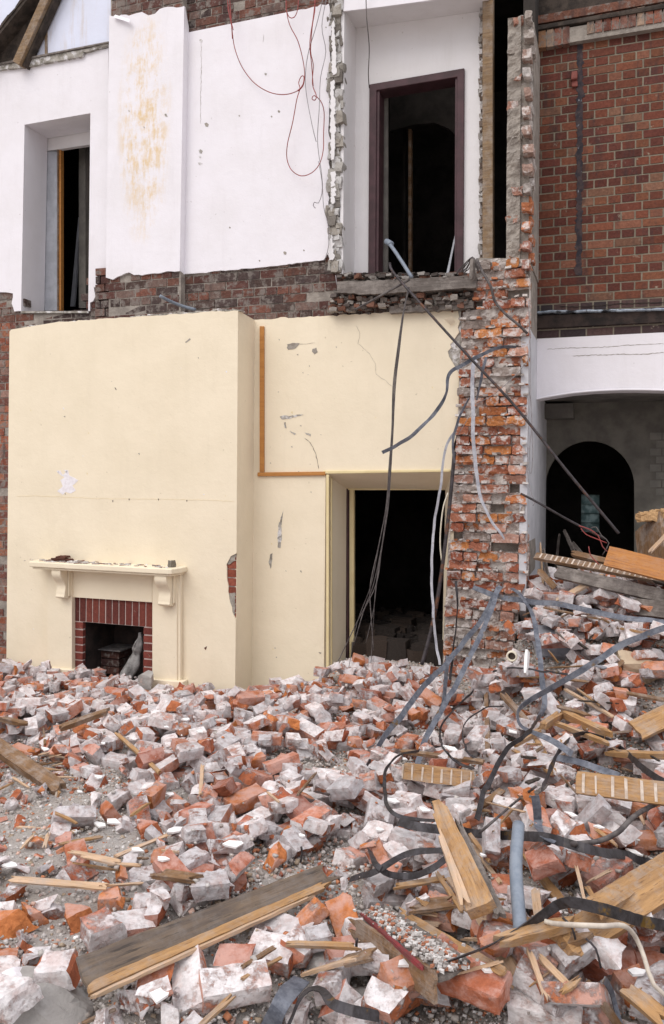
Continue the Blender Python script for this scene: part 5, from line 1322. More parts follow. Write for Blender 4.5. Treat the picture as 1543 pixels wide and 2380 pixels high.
plank('striped_board', gp(-25,1722,.05), gp(142,1838,.03), .085, .055, M['wood_brown'], 'brown timber with pale plaster stripes along its edge at the left side', 'wooden beam', GW, roll=-18, jag=(.02,.05))
st_ = plank('lath_strip', gp(-25,1735,.02), gp(138,1852,.01), .05, .012, M['wood_orange'], 'lath face with plaster stripes under the brown timber at the left side', 'lath', GW, roll=-75, jag=(.01,.03), stripes=(.03,.028,.014,1))
plank('joist', W(-20,1548,6.20), W(165,1612,6.25), .13, .06, M['wood_brown'], 'dark brown joist leaning at the foot of the chimney breast left end', 'beam', GW, roll=-80, jag=(.01,.08))
plank('lath_strip', W(-15,1566,6.05), W(118,1650,5.95), .075, .015, M['wood_brown'], 'striped lath panel piece lying under bricks at the left edge', 'lath', GW, roll=-40, stripes=(.02,.026,.012,1))
WD = """wood_brown,-10,1668,66,1684,.05,.03,short dark plank end poking in at the left edge of the heap,plank
wood_brown,133,1695,258,1650,.045,.035,brown batten lying across bricks in front of the fireplace,batten
wood_orange,268,1702,374,1798,.032,.02,narrow brown lath sloping down in front of the chimney breast,lath
wood_pale,471,1776,466,1847,.022,.012,pale lath standing upright among bricks in mid heap,lath
wood_pale,38,1922,178,1934,.022,.010,flat pale lath near the top of the sandy patch,lath
wood_pale,20,2043,255,2062,.030,.010,long pale pointed lath lying on the sandy ground,lath
wood_pale,230,2060,335,2052,.016,.008,thin lath end touching the long pale pointed lath,lath
wood_pale,158,1978,285,2003,.020,.008,pale lath lying left of the two white shards,lath
wood_pale,255,1996,396,1938,.020,.010,pale lath slanting up to the big white plaster shard,lath
wood_orange,134,1963,240,1944,.022,.010,thin orange batten above the pale crossing laths,lath
wood_brown,347,2028,482,2046,.050,.020,flat brown board end right of the pale laths,plank
wood_pale,46,1975,82,1936,.016,.008,short lath slanting on the sandy patch,lath
wood_pale,102,1972,113,1934,.024,.008,short upright pale chip on the sandy patch,lath
wood_orange,126,1888,182,1914,.018,.010,short orange splinter at the top of the sandy patch,splinter
wood_orange,-8,1838,32,1818,.018,.010,orange splinter at the left edge under the striped board,splinter
wood_pale,28,1806,70,1832,.018,.008,pale splinter below the striped board,splinter
wood_orange,303,1897,346,1866,.022,.012,orange lath bit beside the grey concrete block,splinter
wood_orange,663,2193,852,2200,.032,.014,orange lath with a nail lying in the front centre,lath
wood_pale,870,2170,860,2245,.026,.014,short grey upright lath next to the orange nailed lath,lath
wood_brown,560,2250,640,2200,.018,.010,dark splinter under the long angled board,splinter
wood_orange,560,2276,655,2225,.014,.010,thin orange sliver in front of the angled board,splinter
wood_orange,455,2395,545,2310,.020,.012,stick pointing up from the bottom edge beside the pink brick,stick
wood_brown,188,2380,270,2345,.012,.008,dark twig near the big concrete block,stick
wood_pale,700,2265,835,2225,.022,.012,pale lath crossing below the nailed lath,lath
wood_brown,780,2240,880,2215,.05,.012,flat dark board scrap under the channel board,plank
wood_orange,910,2062,1045,2040,.028,.012,orange lath behind the wood flakes in the centre right,lath
wood_brown,945,2110,1065,2095,.06,.012,grey brown flat board under the wood flakes,plank
wood_pale,950,2143,1030,2150,.028,.006,lowest of the pale wood flakes left of the split concrete block,wood flake
wood_pale,945,2112,1025,2128,.030,.006,middle pale wood flake left of the split concrete block,wood flake
wood_orange,965,2087,1020,2120,.034,.006,upper orange wood flake left of the split concrete block,wood flake
wood_orange,1012,2025,1078,2122,.024,.012,orange splinter slanting left of the splintered joist foot,splinter
wood_pale,1042,2040,1095,2108,.030,.012,pale splinter touching the splintered joist foot,splinter
wood_orange,1080,1925,1140,2005,.026,.016,orange splinter right of the big splintered joist,splinter
wood_pale,1095,1965,1165,2055,.024,.012,pale splinter between the splintered joist and the pipe,splinter
wood_brown,930,1745,1130,1772,.030,.02,pale red edged batten above the striped lath board,batten
wood_pale,1310,1600,1428,1668,.024,.014,white painted stick lying on the right heap,stick
wood_orange,1400,1750,1580,1757,.060,.03,orange plank at the right edge under the dark strap,plank
wood_orange,1258,1690,1305,1660,.060,.05,left stub of the broken orange beam on the right heap,beam
wood_orange,1300,1654,1422,1712,.060,.05,broken orange beam with a frayed end on the right heap,beam
wood_orange,1290,1680,1418,1730,.030,.03,splintered strand under the broken orange beam,splinter
wood_orange,1236,1700,1290,1795,.034,.02,orange splinter hanging down from the broken beam,splinter
wood_orange,1190,1735,1262,1692,.034,.03,orange splinter reaching left of the broken beam,splinter
wood_orange,1192,1742,1285,1800,.024,.015,thin lower splinter under the broken orange beam,splinter
wood_brown,1288,1640,1375,1665,.030,.02,dark red board edge above the broken orange beam,batten
wood_brown,1420,1560,1455,1530,.045,.012,dark varnished scrap leaning on the buff concrete lump,plank
wood_brown,1262,1412,1400,1440,.020,.012,thin brown lath below the flat grey strap,lath
wood_brown,1215,1430,1300,1395,.014,.010,thin stick on the heap beside the pier,stick
wood_brown,1395,1435,1440,1462,.018,.012,short brown lath right of the flat strap bricks,lath
wood_orange,1440,1460,1520,1475,.020,.012,orange lath at the right edge behind the curved strap,lath
wood_brown,1130,1610,1135,1760,.040,.02,dark board standing upright right of the crossing straps,plank
wood_brown,1165,1610,1235,1690,.05,.03,grey brown batten leaning below the porcelain ring,batten
wood_orange,1150,2192,1340,2140,.050,.03,orange batten behind the orange topped brick,batten
wood_pale,1244,2065,1262,2250,.034,.012,upright grey pale lath right of the blue grey pipe,lath
wood_pale,1226,2200,1275,2330,.026,.012,lower lath right of the blue grey pipe foot,lath
wood_orange,1213,1980,1312,2105,.050,.02,dark orange split timber beside the blue grey pipe,timber
wood_pale,1338,2010,1362,2105,.016,.010,thin upright splinter in front of the orange white brick,splinter
wood_orange,1364,2060,1392,2115,.022,.010,pointed orange splinter above the black curved strap,splinter
wood_pale,1250,2220,1330,2300,.024,.012,pale lath sloping under the big orange beam,lath
wood_orange,1300,2310,1355,2270,.026,.012,short orange lath standing below the big orange beam,lath
wood_brown,1290,2200,1380,2165,.05,.02,brown timber scrap under the big orange beam,timber
wood_brown,1370,2290,1450,2400,.075,.025,brown board slanting at the bottom right,plank
wood_orange,1450,2290,1570,2395,.055,.025,orange board slanting in the bottom right corner,plank
wood_orange,1430,1985,1490,2060,.024,.012,orange splinter above the big beam at the right,splinter
wood_orange,1340,1600,1395,1640,.02,.01,short orange splinter behind the white painted stick,splinter
wood_pale,620,1840,650,1865,.014,.008,tiny lath under the grey whole brick in mid heap,splinter
wood_brown,1110,1880,1170,1835,.035,.02,dark charred timber scrap above the splintered joist,timber
wood_brown,735,1795,690,1850,.016,.01,thin stick leaning in the dark hole,stick
wood_brown,100,1690,105,1730,.018,.010,short upright lath among red bricks at the left,lath
wood_brown,1450,1610,1560,1630,.05,.014,flat dark tile like board at the right edge,plank
wood_pale,1480,1880,1500,1920,.02,.01,small pale chip at the right edge under the cable,splinter"""
for i, ln in enumerate(WD.split('\n')):
    q = ln.split(','); x0, y0, x1, y1 = map(float, q[1:5]); w_, t_ = float(q[5]), float(q[6])
    nm = q[8].replace(' ', '_')
    plank(nm, gp(x0, y0, .015+t_*.5), gp(x1, y1, .015+t_*.5), w_, t_, M[q[0]], q[7], q[8], GW, roll=random.uniform(-25,-5), jag=(w_*.9, w_*.9), taper=(random.uniform(.5,1), random.uniform(.6,1)), seed=i)
# heap of splinters by the striped board and around the joist
for i in range(34):
    if i < 14: px, py = random.uniform(60,190), random.uniform(1752,1808)
    elif i < 20: px, py = random.uniform(150,420), random.uniform(1975,2050)
    else: px, py = random.uniform(1000,1540), random.uniform(1850,2330)
    a_ = random.uniform(-.5,.5) if i < 20 else random.uniform(-1.2,1.2); L_ = random.uniform(14,48)*(1 if i < 20 else 1.5)
    plank('splinter', gp(px-L_*math.cos(a_), py-L_*.5*math.sin(a_), .02), gp(px+L_*math.cos(a_), py+L_*.5*math.sin(a_), .02), random.uniform(.010,.022), .008, M[random.choice(['wood_orange','wood_pale','wood_brown'])],
          ('thin wood splinter in the pile beside the striped board' if i < 14 else 'thin wood splinter among pale laths on the sandy patch' if i < 20 else 'thin wood splinter strewn over the bricks in the lower right quarter'), 'splinter',
          ('splinters beside the striped board' if i < 14 else 'splinters on the sandy patch' if i < 20 else 'splinters in the lower right quarter'), roll=random.uniform(-40,20), jag=(.03,.03), taper=(random.uniform(.2,1),.6), seed=i)
for i in range(34):
    px, py = random.uniform(1225,1540), random.uniform(1400,1840); a_ = random.uniform(-1.3,1.3); L_ = random.uniform(14,55)
    plank('splinter', gp(px-L_*math.cos(a_), py-L_*.5*math.sin(a_), .02), gp(px+L_*math.cos(a_), py+L_*.5*math.sin(a_), .02), random.uniform(.012,.028), .010, M[random.choice(['wood_brown','char','wood_grey','wood_orange'])],
          'thin dark lath or splinter strewn over the right hand heap', 'splinter', 'splinters on the right hand heap', roll=random.uniform(-40,20), jag=(.03,.03), taper=(random.uniform(.2,1),.6), seed=i+90)
# big splintered joist
sj = thing('splintered_joist', gp(1100,2100), 'big splintered orange joist leaning left of the blue grey pipe', 'beam')
P0, P1 = gp(1122,2118,.06), gp(1016,1866,.0)+Vector((0,-.28,.16))
P1 = W(1014,1862,P0.y+.55)
plank('joist', P0, P1, .095, .06, M['wood_orange'], roll=-25, jag=(.02,.16), taper=(1,.6), parent=sj)
plank('strand', P0+Vector((-.05,-.02,.01)), P0.lerp(P1,.72)+Vector((-.045,-.01,.02)), .035, .03, M['wood_pale'], roll=-10, jag=(.02,.2), taper=(1,.4), parent=sj)
plank('strand', P0+Vector((.06,0,-.01)), P0.lerp(P1,.86)+Vector((.05,0,.0)), .035, .025, M['wood_grey'], roll=-10, jag=(.02,.1), taper=(1,.5), parent=sj)
plank('board', gp(1205,2290,.01), gp(1060,2010,.05), .05, .02, M['wood_pale'], 'pale nailed board running down behind the split concrete block', 'wooden board', GW, roll=-50)
# striped lath boards
plank('lath_board', W(926,1790,G(926,1800).y-.08), W(1108,1812,G(926,1800).y-.02), .085, .03, M['wood_orange'], 'tan lath board with white plaster stripes in the centre right of the heap', 'lath board', GW, roll=-72, stripes=(.02,.052,.010,1))
yy_ = G(1340,1835).y
plank('striped_timber', W(1335,1818,yy_-.22), W(1600,1852,yy_-.16), .10, .04, M['wood_orange'], 'long tan timber with plaster stripes at the right edge of the heap', 'beam', GW, roll=-60, stripes=(.03,.065,.012,1))
# channel board with rubble on it
chn = thing('channel_board', gp(940,2200), 'grey wooden channel board with a red painted edge, filled with grey rubble', 'wooden board')
C0, C1 = gp(862,2120,.05), gp(1062,2262,.05)
plank('base_board', C0, C1, .115, .02, M['wood_grey'], roll=-14, jag=(.03,.02), parent=chn)
sdv = (C1-C0).cross(Vector((0,0,1))).normalized()*-1
if sdv.y > 0: sdv = -sdv
plank('side_board', C0+sdv*.068+Vector((-.03,0,-.03)), C1+sdv*.068+Vector((0,0,-.03)), .085, .018, M['wood_brown'], roll=-80, jag=(.08,.02), taper=(.8,1), parent=chn)
plank('red_edge', C0+sdv*.062+Vector((.02,0,.012)), C1+sdv*.062+Vector((-.04,0,.012)), .014, .012, std('red_painted_wood', (.22,.03,.035), (.14,.04,.04), 20, .002, 60, .6, 'obj'), roll=0, parent=chn)
plank('far_edge', C0-sdv*.07+Vector((.03,0,.0)), C1-sdv*.075+Vector((.08,0,.0)), .03, .012, M['wood_orange'], roll=-30, jag=(.05,.02), parent=chn)
bx = B()
for i in range(900):
    t = random.random()**.8; p = C0.lerp(C1, t)+sdv*random.gauss(0, .026)+Vector((0,0,.010+random.random()*.016)); s = random.uniform(.002,.0075)
    bx.obox(p, (Vector((s,0,0)), Vector((0,s*.8,0)), Vector((0,0,s*.6))), random.choice([(.44,.41,.39), (.54,.51,.49), (.35,.32,.3), (.66,.64,.62), (.4,.17,.1)]), j=s*.4)
tag(bx.go('caked_rubble', M['gravel'], chn), kind='stuff')
# big beam bottom right
bb_ = thing('orange_beam', gp(1400,2150), 'big orange sawn beam with nails slanting at the lower right', 'beam')
Q0, Q1 = gp(1300,2205,.07), gp(1590,2030,.12)
plank('beam', Q0, Q1, .105, .05, M['wood_orange'], roll=-30, jag=(.05,.03), parent=bb_)
for x, y in ((1385,2215),(1330,2165)):
    p = gp(x, y, .02); tube('nail', [p+Vector((-.03,-.02,.05)), p+Vector((0,-.03,.03)), p+Vector((.015,-.04,-.02))], .0035, M['rod'], bb_)
plank('plank', gp(1370,2120,.07), gp(1580,1985,.12), .07, .03, M['wood_orange'], 'upper orange plank lying on the big sawn beam at the right edge', 'plank', GW, roll=-20, jag=(.05,.02))
plank('plank', gp(1475,1700,.05), gp(1640,1620,.12), .13, .03, M['wood_orange'], 'wide orange plank corner at the right edge of the heap', 'plank', GW, roll=-35, jag=(.01,.01))

# fallen boards on top of the right heap
plank('varnished_board', W(1409,1292,6.25), W(1620,1345,6.1), .155, .03, M['wood_varnish'], 'orange brown varnished board sticking out from the fallen boards at right', 'wooden board', None, roll=-62, jag=(.004,.01))
plank('lath_board', W(1243,1292,6.75), W(1560,1352,6.4), .07, .03, M['wood_brown'], 'striped lath board reaching left to the white reveal', 'lath board', None, roll=-35, jag=(.01,.02), stripes=(.05,.045,.012,1))
plank('grey_plank', W(1288,1328,6.6), W(1600,1400,6.2), .10, .04, M['wood_grey'], 'long grey plank below the striped lath board on the right heap', 'plank', None, roll=-60, jag=(.03,.02))
plank('dark_plank', W(1325,1286,6.75), W(1600,1352,6.35), .05, .04, M['wood_brown'], 'dark brown split plank between the varnished board and grey plank', 'plank', None, roll=-40, jag=(.02,.02))
plank('dark_plank', W(1365,1300,6.7), W(1600,1372,6.3), .04, .03, M['char'], 'blackened plank just under the dark brown split plank', 'plank', None, roll=-40)
plank('grey_plank', W(1468,1410,6.3), W(1620,1425,6.1), .12, .05, M['wood_grey'], 'grey beam end at the right edge under the grey plank', 'beam', None, roll=-70)
plank('batten', W(1405,1335,6.55), W(1290,1400,6.45), .05, .02, M['wood_pale'], 'short pale batten propped under the grey plank', 'batten', None, roll=-30)
plank('batten', W(1248,1322,6.7), W(1292,1368,6.65), .05, .02, M['wood_brown'], 'short brown batten against the white reveal', 'batten', None, roll=-60)
plank('lath', W(1262,1275,6.95), W(1278,1365,6.8), .03, .012, M['wood_grey'], 'grey lath leaning upright beside the white reveal', 'lath', None, roll=-80)
plank('lath', W(1255,1260,7.0), W(1262,1365,6.85), .02, .012, M['wood_pale'], 'thin pale lath leaning upright beside the white reveal', 'lath', None, roll=-80)
plank('leaning_panel', W(1506,1212,7.2), W(1520,1320,7.0), .42, .03, M['wood_brown'], 'brown board panel leaning in the opening at the right edge', 'wooden board', None, roll=-75, jag=(.01,.01))
plank('stick', W(1508,1285,6.6), W(1560,1232,6.6), .03, .02, M['wood_pale'], 'pale stick leaning on the brown board panel', 'stick', None, roll=-60)
bx = B()
for i in range(14):
    p = W(1494+i*6, 1203-i*1.0, 7.1); lump(bx, p.x-.05, p.x+.05, p.y-.05, p.y+.05, p.z-.03, p.z+.035, (.52,.33,.17), .02, 3)
tag(bx.go('foam_padding', M['gravel']), 'torn tan foam padding along the top of the leaning brown panel', 'foam padding')
for i, (x0, y0, x1, y1, Y) in enumerate(((1310,1230,1355,1330,8.3), (1330,1260,1390,1335,8.1), (1290,1330,1300,1240,8.5))):
    plank('lath', W(x0,y0,Y), W(x1,y1,Y-.3), .03, .02, M['wood_grey'], ['long grey lath leaning in the shadow of the round arch', 'second grey lath lying lower in the archway shadow', 'short grey lath upright at the left of the archway'][i], 'lath', None, roll=-70)

# ================================================================== WHITE PLASTER SHARDS, TILES
def shard(px, py, s, yaw, label, seed=1, mat=None, tilt=(8,8), cat='plaster shard', group='white plaster shards', name='plaster_shard'):
    r = random.Random(seed); n = r.choice([4,5,5,6]); pts = []
    for k in range(n):
        a = 2*math.pi*(k+r.uniform(-.3,.3))/n; q = s*r.uniform(.45,1.05); pts.append((q*math.cos(a), q*.62*math.sin(a)))
    t = .008; v = [(x, y, 0) for x, y in pts]+[(x*1.03, y*.98, t) for x, y in pts]
    f = [tuple(range(n))[::-1], tuple(range(n,2*n))]+[(i, (i+1) % n, n+(i+1) % n, n+i) for i in range(n)]
    me = bpy.data.meshes.new(name); me.from_pydata(v, [], f); me.materials.append(mat or M['shard']); me.update()
    o = bpy.data.objects.new(name, me); COL.objects.link(o); p = G(px, py, .0)+Vector((0,0,.012))
    o.matrix_world = Matrix.Translation(p) @ rot(yaw, tilt[0], tilt[1]); return tag(o, label, cat, group)
SH = [(405,1938,.060,60,'largest white shard, kite shaped, above the laths'), (232,1924,.042,5,'left of two long white shards on the sandy patch'), (262,1918,.042,12,'right of two long white shards on the sandy patch'), (318,1983,.040,0,'white triangular shard at the end of the crossing laths'),
 (79,1766,.030,50,'white shard on bare ground below the striped board'), (106,1746,.045,8,'grey white shard beside the bright orange brick'), (20,2018,.040,0,'flat white shard at the left edge above the pale lath'), (432,1677,.035,30,'white square shard below the chimney breast'),
 (386,1695,.026,0,'small white shard left of centre heap'), (465,1706,.030,-10,'white oval shard in front of the chimney breast corner'), (228,1812,.036,5,'white shard below the grey crusted whole brick'), (185,1847,.024,10,'small white shard above the orange splinter'),
 (396,1853,.040,12,'white shard above the bright orange brick lump'), (240,1733,.025,0,'tiny white shard beside the pink half brick'), (540,1970,.05,30,'cream shard on the mortar lump'), (380,2005,.035,15,'rounded white shard beside the brown board end'), (1470,1855,.0,0,''),
 (1475,1990,.045,-25,'white shard beside the curved cable at right'), (1390,1930,.03,10,'small white shard behind the pipe top'), (1190,1705,.05,-40,'long white shard under the dark strap loop'), (1048,1745,.07,-30,'long white shard right of crossing straps'), (940,1770,.04,-20,'white shard beside the striped lath board'),
 (912,1868,.045,10,'white shard inside the strap loop'), (985,1890,.035,0,'white shard right of the strap loop'), (1480,2270,.04,30,'white shard near the white cable end'), (1130,2262,.045,60,'white shard below the channel board end'), (940,2250,.035,80,'small white shard beside the channel board end'), (700,1950,.02,0,'tiny white shard in the middle heap'),
 (375,2325,.055,70,'pale shard standing beside the big concrete block'), (215,2290,.06,75,'upright pale shard right of the big concrete block'), (1325,1900,.03,0,'white shard above the black loop strap'), (1358,1436,.03,30,'white shard under the flat grey strap'), (1120,1995,.02,10,'tiny white shard by the splintered joist'), (880,1935,.03,10,'small white shard on the strap loop bricks')]
for i, (x, y, s, yw, lb_) in enumerate(SH):
    if s > 0: shard(x, y, s, yw, lb_, 11+i)
plank('plaster_slab', W(1226,1512,G(1226,1560).y-.02), W(1222,1568,G(1226,1560).y-.10), .07, .02, M['shard'], 'white plaster slab standing below the porcelain ring', 'plaster slab', None, roll=-85, jag=(.004,.004))
shard(1395,1555,.06,10,'dark slate flake beside the buff concrete lump', 71, M['slate'], cat='slate flake', group=None, name='slate_flake')
# debris on the mantel shelf
zsh = zt
sl_ = B()
random.seed(11)
for i in range(150):
    px = random.choice([random.uniform(100,300), random.uniform(120,200), random.uniform(60,400)]); p = W(px, 1300, 6.32); s = random.uniform(.004,.016)
    sl_.obox((p.x, random.uniform(6.24,6.41), zsh+s*.3), (Vector((s*1.4,random.uniform(-s,s),0)), Vector((random.uniform(-s,s),s,0)), Vector((0,0,s*.3))), random.choice([(.5,.47,.45), (.7,.68,.66), (.2,.09,.07), (.35,.3,.27)]), j=s*.3)
tag(sl_.go('shelf_debris', M['gravel']), 'scatter of flaked plaster and grit lying along the mantel shelf', 'debris', kind='stuff')
bx = B(); p = W(147,1292,6.36); lump(bx, p.x-.09, p.x+.09, 6.30, 6.40, zsh, zsh+.03, (.13,.055,.04), .012, 3); lump(bx, p.x-.05, p.x+.06, 6.31, 6.39, zsh+.03, zsh+.055, (.13,.055,.04), .012, 3)
tag(bx.go('broken_tile', M['gravel']), 'dark red broken tile lying at the left end of the mantel shelf', 'broken tile')
bx = B(); p = W(400,1300,6.34); lump(bx, p.x-.025, p.x+.02, 6.30, 6.36, zsh, zsh+.062, (.22,.20,.17), .014, 3)
tag(bx.go('mortar_lump', M['gravel']), 'small grey mortar lump at the right end of the mantel shelf', 'rubble lump')
# dusty sack in the fireplace
S_ = spline([W(288,1600,6.40), W(296,1570,6.44), W(312,1540,6.48), W(322,1505,6.50), W(326,1482,6.52), W(325,1470,6.52)], .015)
v, f = [], []
for i, p in enumerate(S_):
    t = i/(len(S_)-1); rr = [.045,.066,.070,.062,.050,.036,.018,.022,.012][min(8, int(t*8.99))]
    rr = np.interp(t, [0,.2,.45,.62,.68,.8,.9,1], [.048,.062,.066,.040,.060,.044,.022,.014])
    d = (S_[min(i+1, len(S_)-1)]-S_[max(0, i-1)]).normalized(); u = d.orthogonal().normalized(); s_ = d.cross(u)
    for k in range(20):
        a = 2*math.pi*k/20; q = rr*(1+.30*noise.noise(Vector((math.cos(a)*1.5, math.sin(a)*1.5, t*3)))+.16*math.sin(a*5+t*3))
        v.append(p+(u*math.cos(a)+s_*math.sin(a))*q)
    if i:
        for k in range(20): a0, a1 = (i-1)*20+k, (i-1)*20+(k+1) % 20; f.append((a0, a1, a1+20, a0+20))
f += [tuple(range(20)), tuple(range(len(v)-20, len(v)))[::-1]]
tag(mesh('canvas_sack', v, f, M['sack'], smooth=True), 'dusty grey rolled canvas sack standing in the fireplace opening', 'canvas roll')
tube_r = tube('string_loop', [W(316,1522,6.46), W(309,1512,6.44), W(312,1500,6.44), W(318,1490,6.47)], .006, M['sack'])
tag(tube_r, 'loose grey rag end hanging from the canvas roll', 'rag')
plank('slate_piece', W(176,1562,6.36), W(206,1595,6.32), .07, .012, M['slate'], 'grey slate piece leaning at the left of the fireplace opening', 'slate piece', None, roll=-55)
plank('slate_piece', W(185,1590,6.45), W(235,1568,6.6), .10, .015, M['slate'], 'grey slate lying inside the fireplace opening', 'slate piece', None, roll=-10)
rock('concrete_block', 342, 1575, (.13,.10,.16), M['stone'], 5, 0, 0, 51, 'grey concrete block standing inside the right of the fireplace opening', 'concrete block', .08)

# ================================================================== METAL STRAPS, RODS, CABLES
def P3(L):
    o = []
    for x, y, d in L: o.append(W(x, y, d) if d > 1.8 else G(x, y, d))
    return o
def strap(L, label, mat='strap', wid=.036, tw=None, name='metal_strap', **k):
    return tag(ribbon(name, P3(L), wid, M[mat], tw, **k), label, 'metal strap')
def yof(x, y): return G(x, y).y
strap([(1200,806,6.58),(1160,808,6.5),(1125,822,6.4),(1075,848,6.3),(1052,862,6.25),(1040,880,6.22),(1037,915,6.2),(1010,960,6.2),(960,1010,6.25),(925,1033,6.3),(888,1052,6.35)], 'twisted grey strap hooked over the pier and hanging left over the cream wall', 'strap', .034, [50,20,0,60,-40,10,0])
strap([(1108,838,6.55),(1100,850,6.5),(1098,900,6.5),(1100,1000,6.48),(1104,1070,6.5),(1114,1145,6.5),(1135,1200,6.5),(1160,1235,6.52),(1172,1252,6.56)], 'pale whitish strap hanging straight down the pier', 'strap_pale', .036, [0,0,10,20,50,60])
strap([(1130,830,6.6),(1120,870,6.55),(1108,930,6.58)], 'short rust stained strap behind the pale strap on the pier', 'strap', .03, [30,60])
strap([(1090,925,6.56),(1070,965,6.5),(1055,1010,6.5),(1052,1045,6.5),(1057,1075,6.55)], 'yellow stained strap curving round the left edge of the pier', 'strap', .026, [60,20,50])
strap([(1056,1005,6.55),(1038,1035,6.5),(1029,1080,6.48),(1022,1140,6.45),(1010,1210,6.45),(1004,1290,6.42),(1003,1350,6.42),(1008,1440,6.4),(1014,1500,6.4),(1022,1545,6.35)], 'thin pale strap hanging in front of the cream doorway', 'strap_pale', .024, [20,30,10,0,20])
strap([(1163,1362,6.35),(1150,1385,6.3),(1120,1440,6.15),(1075,1495,6.0),(1040,1540,5.8),(985,1595,5.5),(935,1660,5.1),(895,1710,4.85),(862,1765,4.65),(838,1815,4.5),(826,1865,4.4),(824,1915,4.3),(835,1950,4.2),(865,1962,4.12),(905,1958,4.12),(950,1938,4.2),(985,1915,4.3)], 'longest grey strap sweeping down from the pier into a loop on the bricks', 'strap', .044, [0,10,0,20,10,40,60,70,60])
strap([(1158,1365,6.3),(1140,1420,6.1),(1110,1490,5.85),(1060,1590,5.5),(1025,1650,5.25),(990,1715,5.0),(968,1780,4.85)], 'second grey strap crossing just right of the longest strap', 'strap', .042, [0,5,0,10,0])
strap([(1040,1525,6.0),(1034,1600,5.7),(1026,1650,5.5)], 'short grey strap end between the two crossing straps', 'strap', .036, [20,40])
strap([(1060,1350,6.4),(1063,1390,6.35),(1060,1450,6.35),(1052,1520,6.3),(1046,1580,6.2)], 'narrow dark strap hanging down the left face of the pier foot', 'strap_dark', .026, [20,70,60,20])
strap([(1100,1365,6.45),(1155,1385,6.3),(1230,1398,6.2),(1300,1405,6.1),(1380,1422,6.0),(1450,1436,5.95),(1500,1441,5.9),(1600,1448,5.85)], 'flat grey strap stretched to the right from the pier foot', 'strap', .046, [10,0,5,0,30,60])
strap([(1190,1368,6.2),(1212,1385,6.1),(1235,1425,5.95),(1248,1480,5.8),(1258,1560,5.5),(1264,1620,5.35),(1262,1650,5.25),(1250,1672,5.2)], 'grey strap dropping down the heap right of the porcelain ring', 'strap', .040, [60,50,10,0,0,50])
strap([(1560,1456,5.0),(1500,1475,5.0),(1440,1500,5.0),(1380,1540,4.95),(1310,1582,4.9),(1250,1615,4.9),(1215,1640,4.85),(1202,1660,4.75),(1215,1690,4.6),(1260,1712,4.5),(1310,1738,4.4),(1330,1752,4.4)], 'long blue grey strap curving in from the right edge and folding back', 'strap', .042, [0,5,0,20,40,75,40,20])
strap([(1290,1760,4.45),(1340,1770,4.4),(1400,1790,4.35),(1440,1805,4.3)], 'blue grey strap end under the white brick on the right heap', 'strap', .040, [20,10])
strap([(1100,1605,.12),(1060,1645,.1),(1030,1680,.09),(1022,1710,.07),(1035,1745,.05),(1060,1770,.05),(1100,1788,.05)], 'black curved strap between the crossing straps and the upright board', 'strap_dark', .026, [60,70,40,60,50])
strap([(1170,1642,.13),(1130,1645,.1),(1090,1670,.08),(1075,1700,.07),(1085,1745,.06),(1110,1765,.05)], 'thin rusty loop strap left of the upright dark board', 'strap_dark', .016, [60,70,40])
strap([(1255,1665,.08),(1225,1705,.10),(1180,1740,.10),(1150,1790,.09),(1125,1840,.08),(1108,1905,.07)], 'brown black strap running down to the left of the blue grey pipe', 'strap_dark', .032, [60,50,40,20,10])
strap([(1560,1830,.10),(1500,1790,.12),(1450,1745,.14),(1400,1715,.12),(1352,1705,.12),(1320,1722,.1),(1290,1760,.09),(1275,1800,.08),(1260,1830,.07)], 'dark strap arching over the orange plank near the right edge', 'strap_dark', .038, [0,20,40,60,60,70])
strap([(1146,1560,.12),(1180,1552,.14),(1225,1553,.14),(1255,1560,.12),(1285,1562,.1),(1320,1568,.08)], 'short rusty strap bowing over the heap below the porcelain ring', 'strap_dark', .020, [50,60,40])
strap([(975,1745,.1),(930,1755,.14),(905,1775,.12),(893,1810,.10),(898,1860,.08),(915,1890,.08),(960,1905,.07),(1010,1908,.06)], 'thin brownish strap arching inside the big strap loop', 'strap_dark', .022, [50,70,20,10,60])
strap([(925,1908,.10),(970,1920,.09),(1030,1928,.09),(1100,1935,.09),(1180,1942,.09),(1250,1945,.09),(1310,1958,.07),(1370,1975,.06),(1440,1985,.06),(1510,2005,.07),(1600,2030,.08)], 'long black strap running right across the splintered joist and pipe', 'strap_dark', .044, [20,0,0,10,30,10,0])
strap([(860,1975,.08),(875,2010,.08),(905,2032,.08),(950,2038,.08),(1000,2022,.08),(1045,1990,.09)], 'black strap loop in front of the big white brick', 'strap_dark', .030, [60,30,20,30])
strap([(815,2042,.05),(860,2030,.06),(900,2010,.07),(940,1985,.08),(990,1976,.08),(1045,1978,.08)], 'black strap passing behind the loop to the splintered joist', 'strap_dark', .028, [40,20,10])
strap([(1245,1850,.12),(1250,1880,.12),(1252,1915,.10),(1262,1945,.08),(1290,1960,.06)], 'bent grey strap end standing beside the blue grey pipe top', 'strap', .040, [0,10,50,70])
strap([(1560,2155,.16),(1500,2142,.17),(1430,2122,.17),(1370,2105,.17),(1325,2094,.16),(1295,2104,.15),(1262,2128,.12),(1210,2158,.10),(1140,2195,.08),(1070,2225,.08),(1010,2255,.05)], 'blistered black strap over the big orange beam ending below the channel board', 'strap_dark', .040, [0,5,10,30,80,85,80])
strap([(655,2410,.06),(680,2360,.10),(698,2320,.13),(722,2300,.14),(745,2302,.14),(775,2330,.10),(820,2348,.07),(880,2362,.05)], 'black strap arching at the bottom edge left of centre', 'strap_dark', .036, [80,80,60,30,10,20])
strap([(620,2400,.03),(655,2330,.05),(700,2275,.04)], 'rusty blue grey scrap strip at the bottom edge beside the arching strap', 'strap', .07, [10,30])
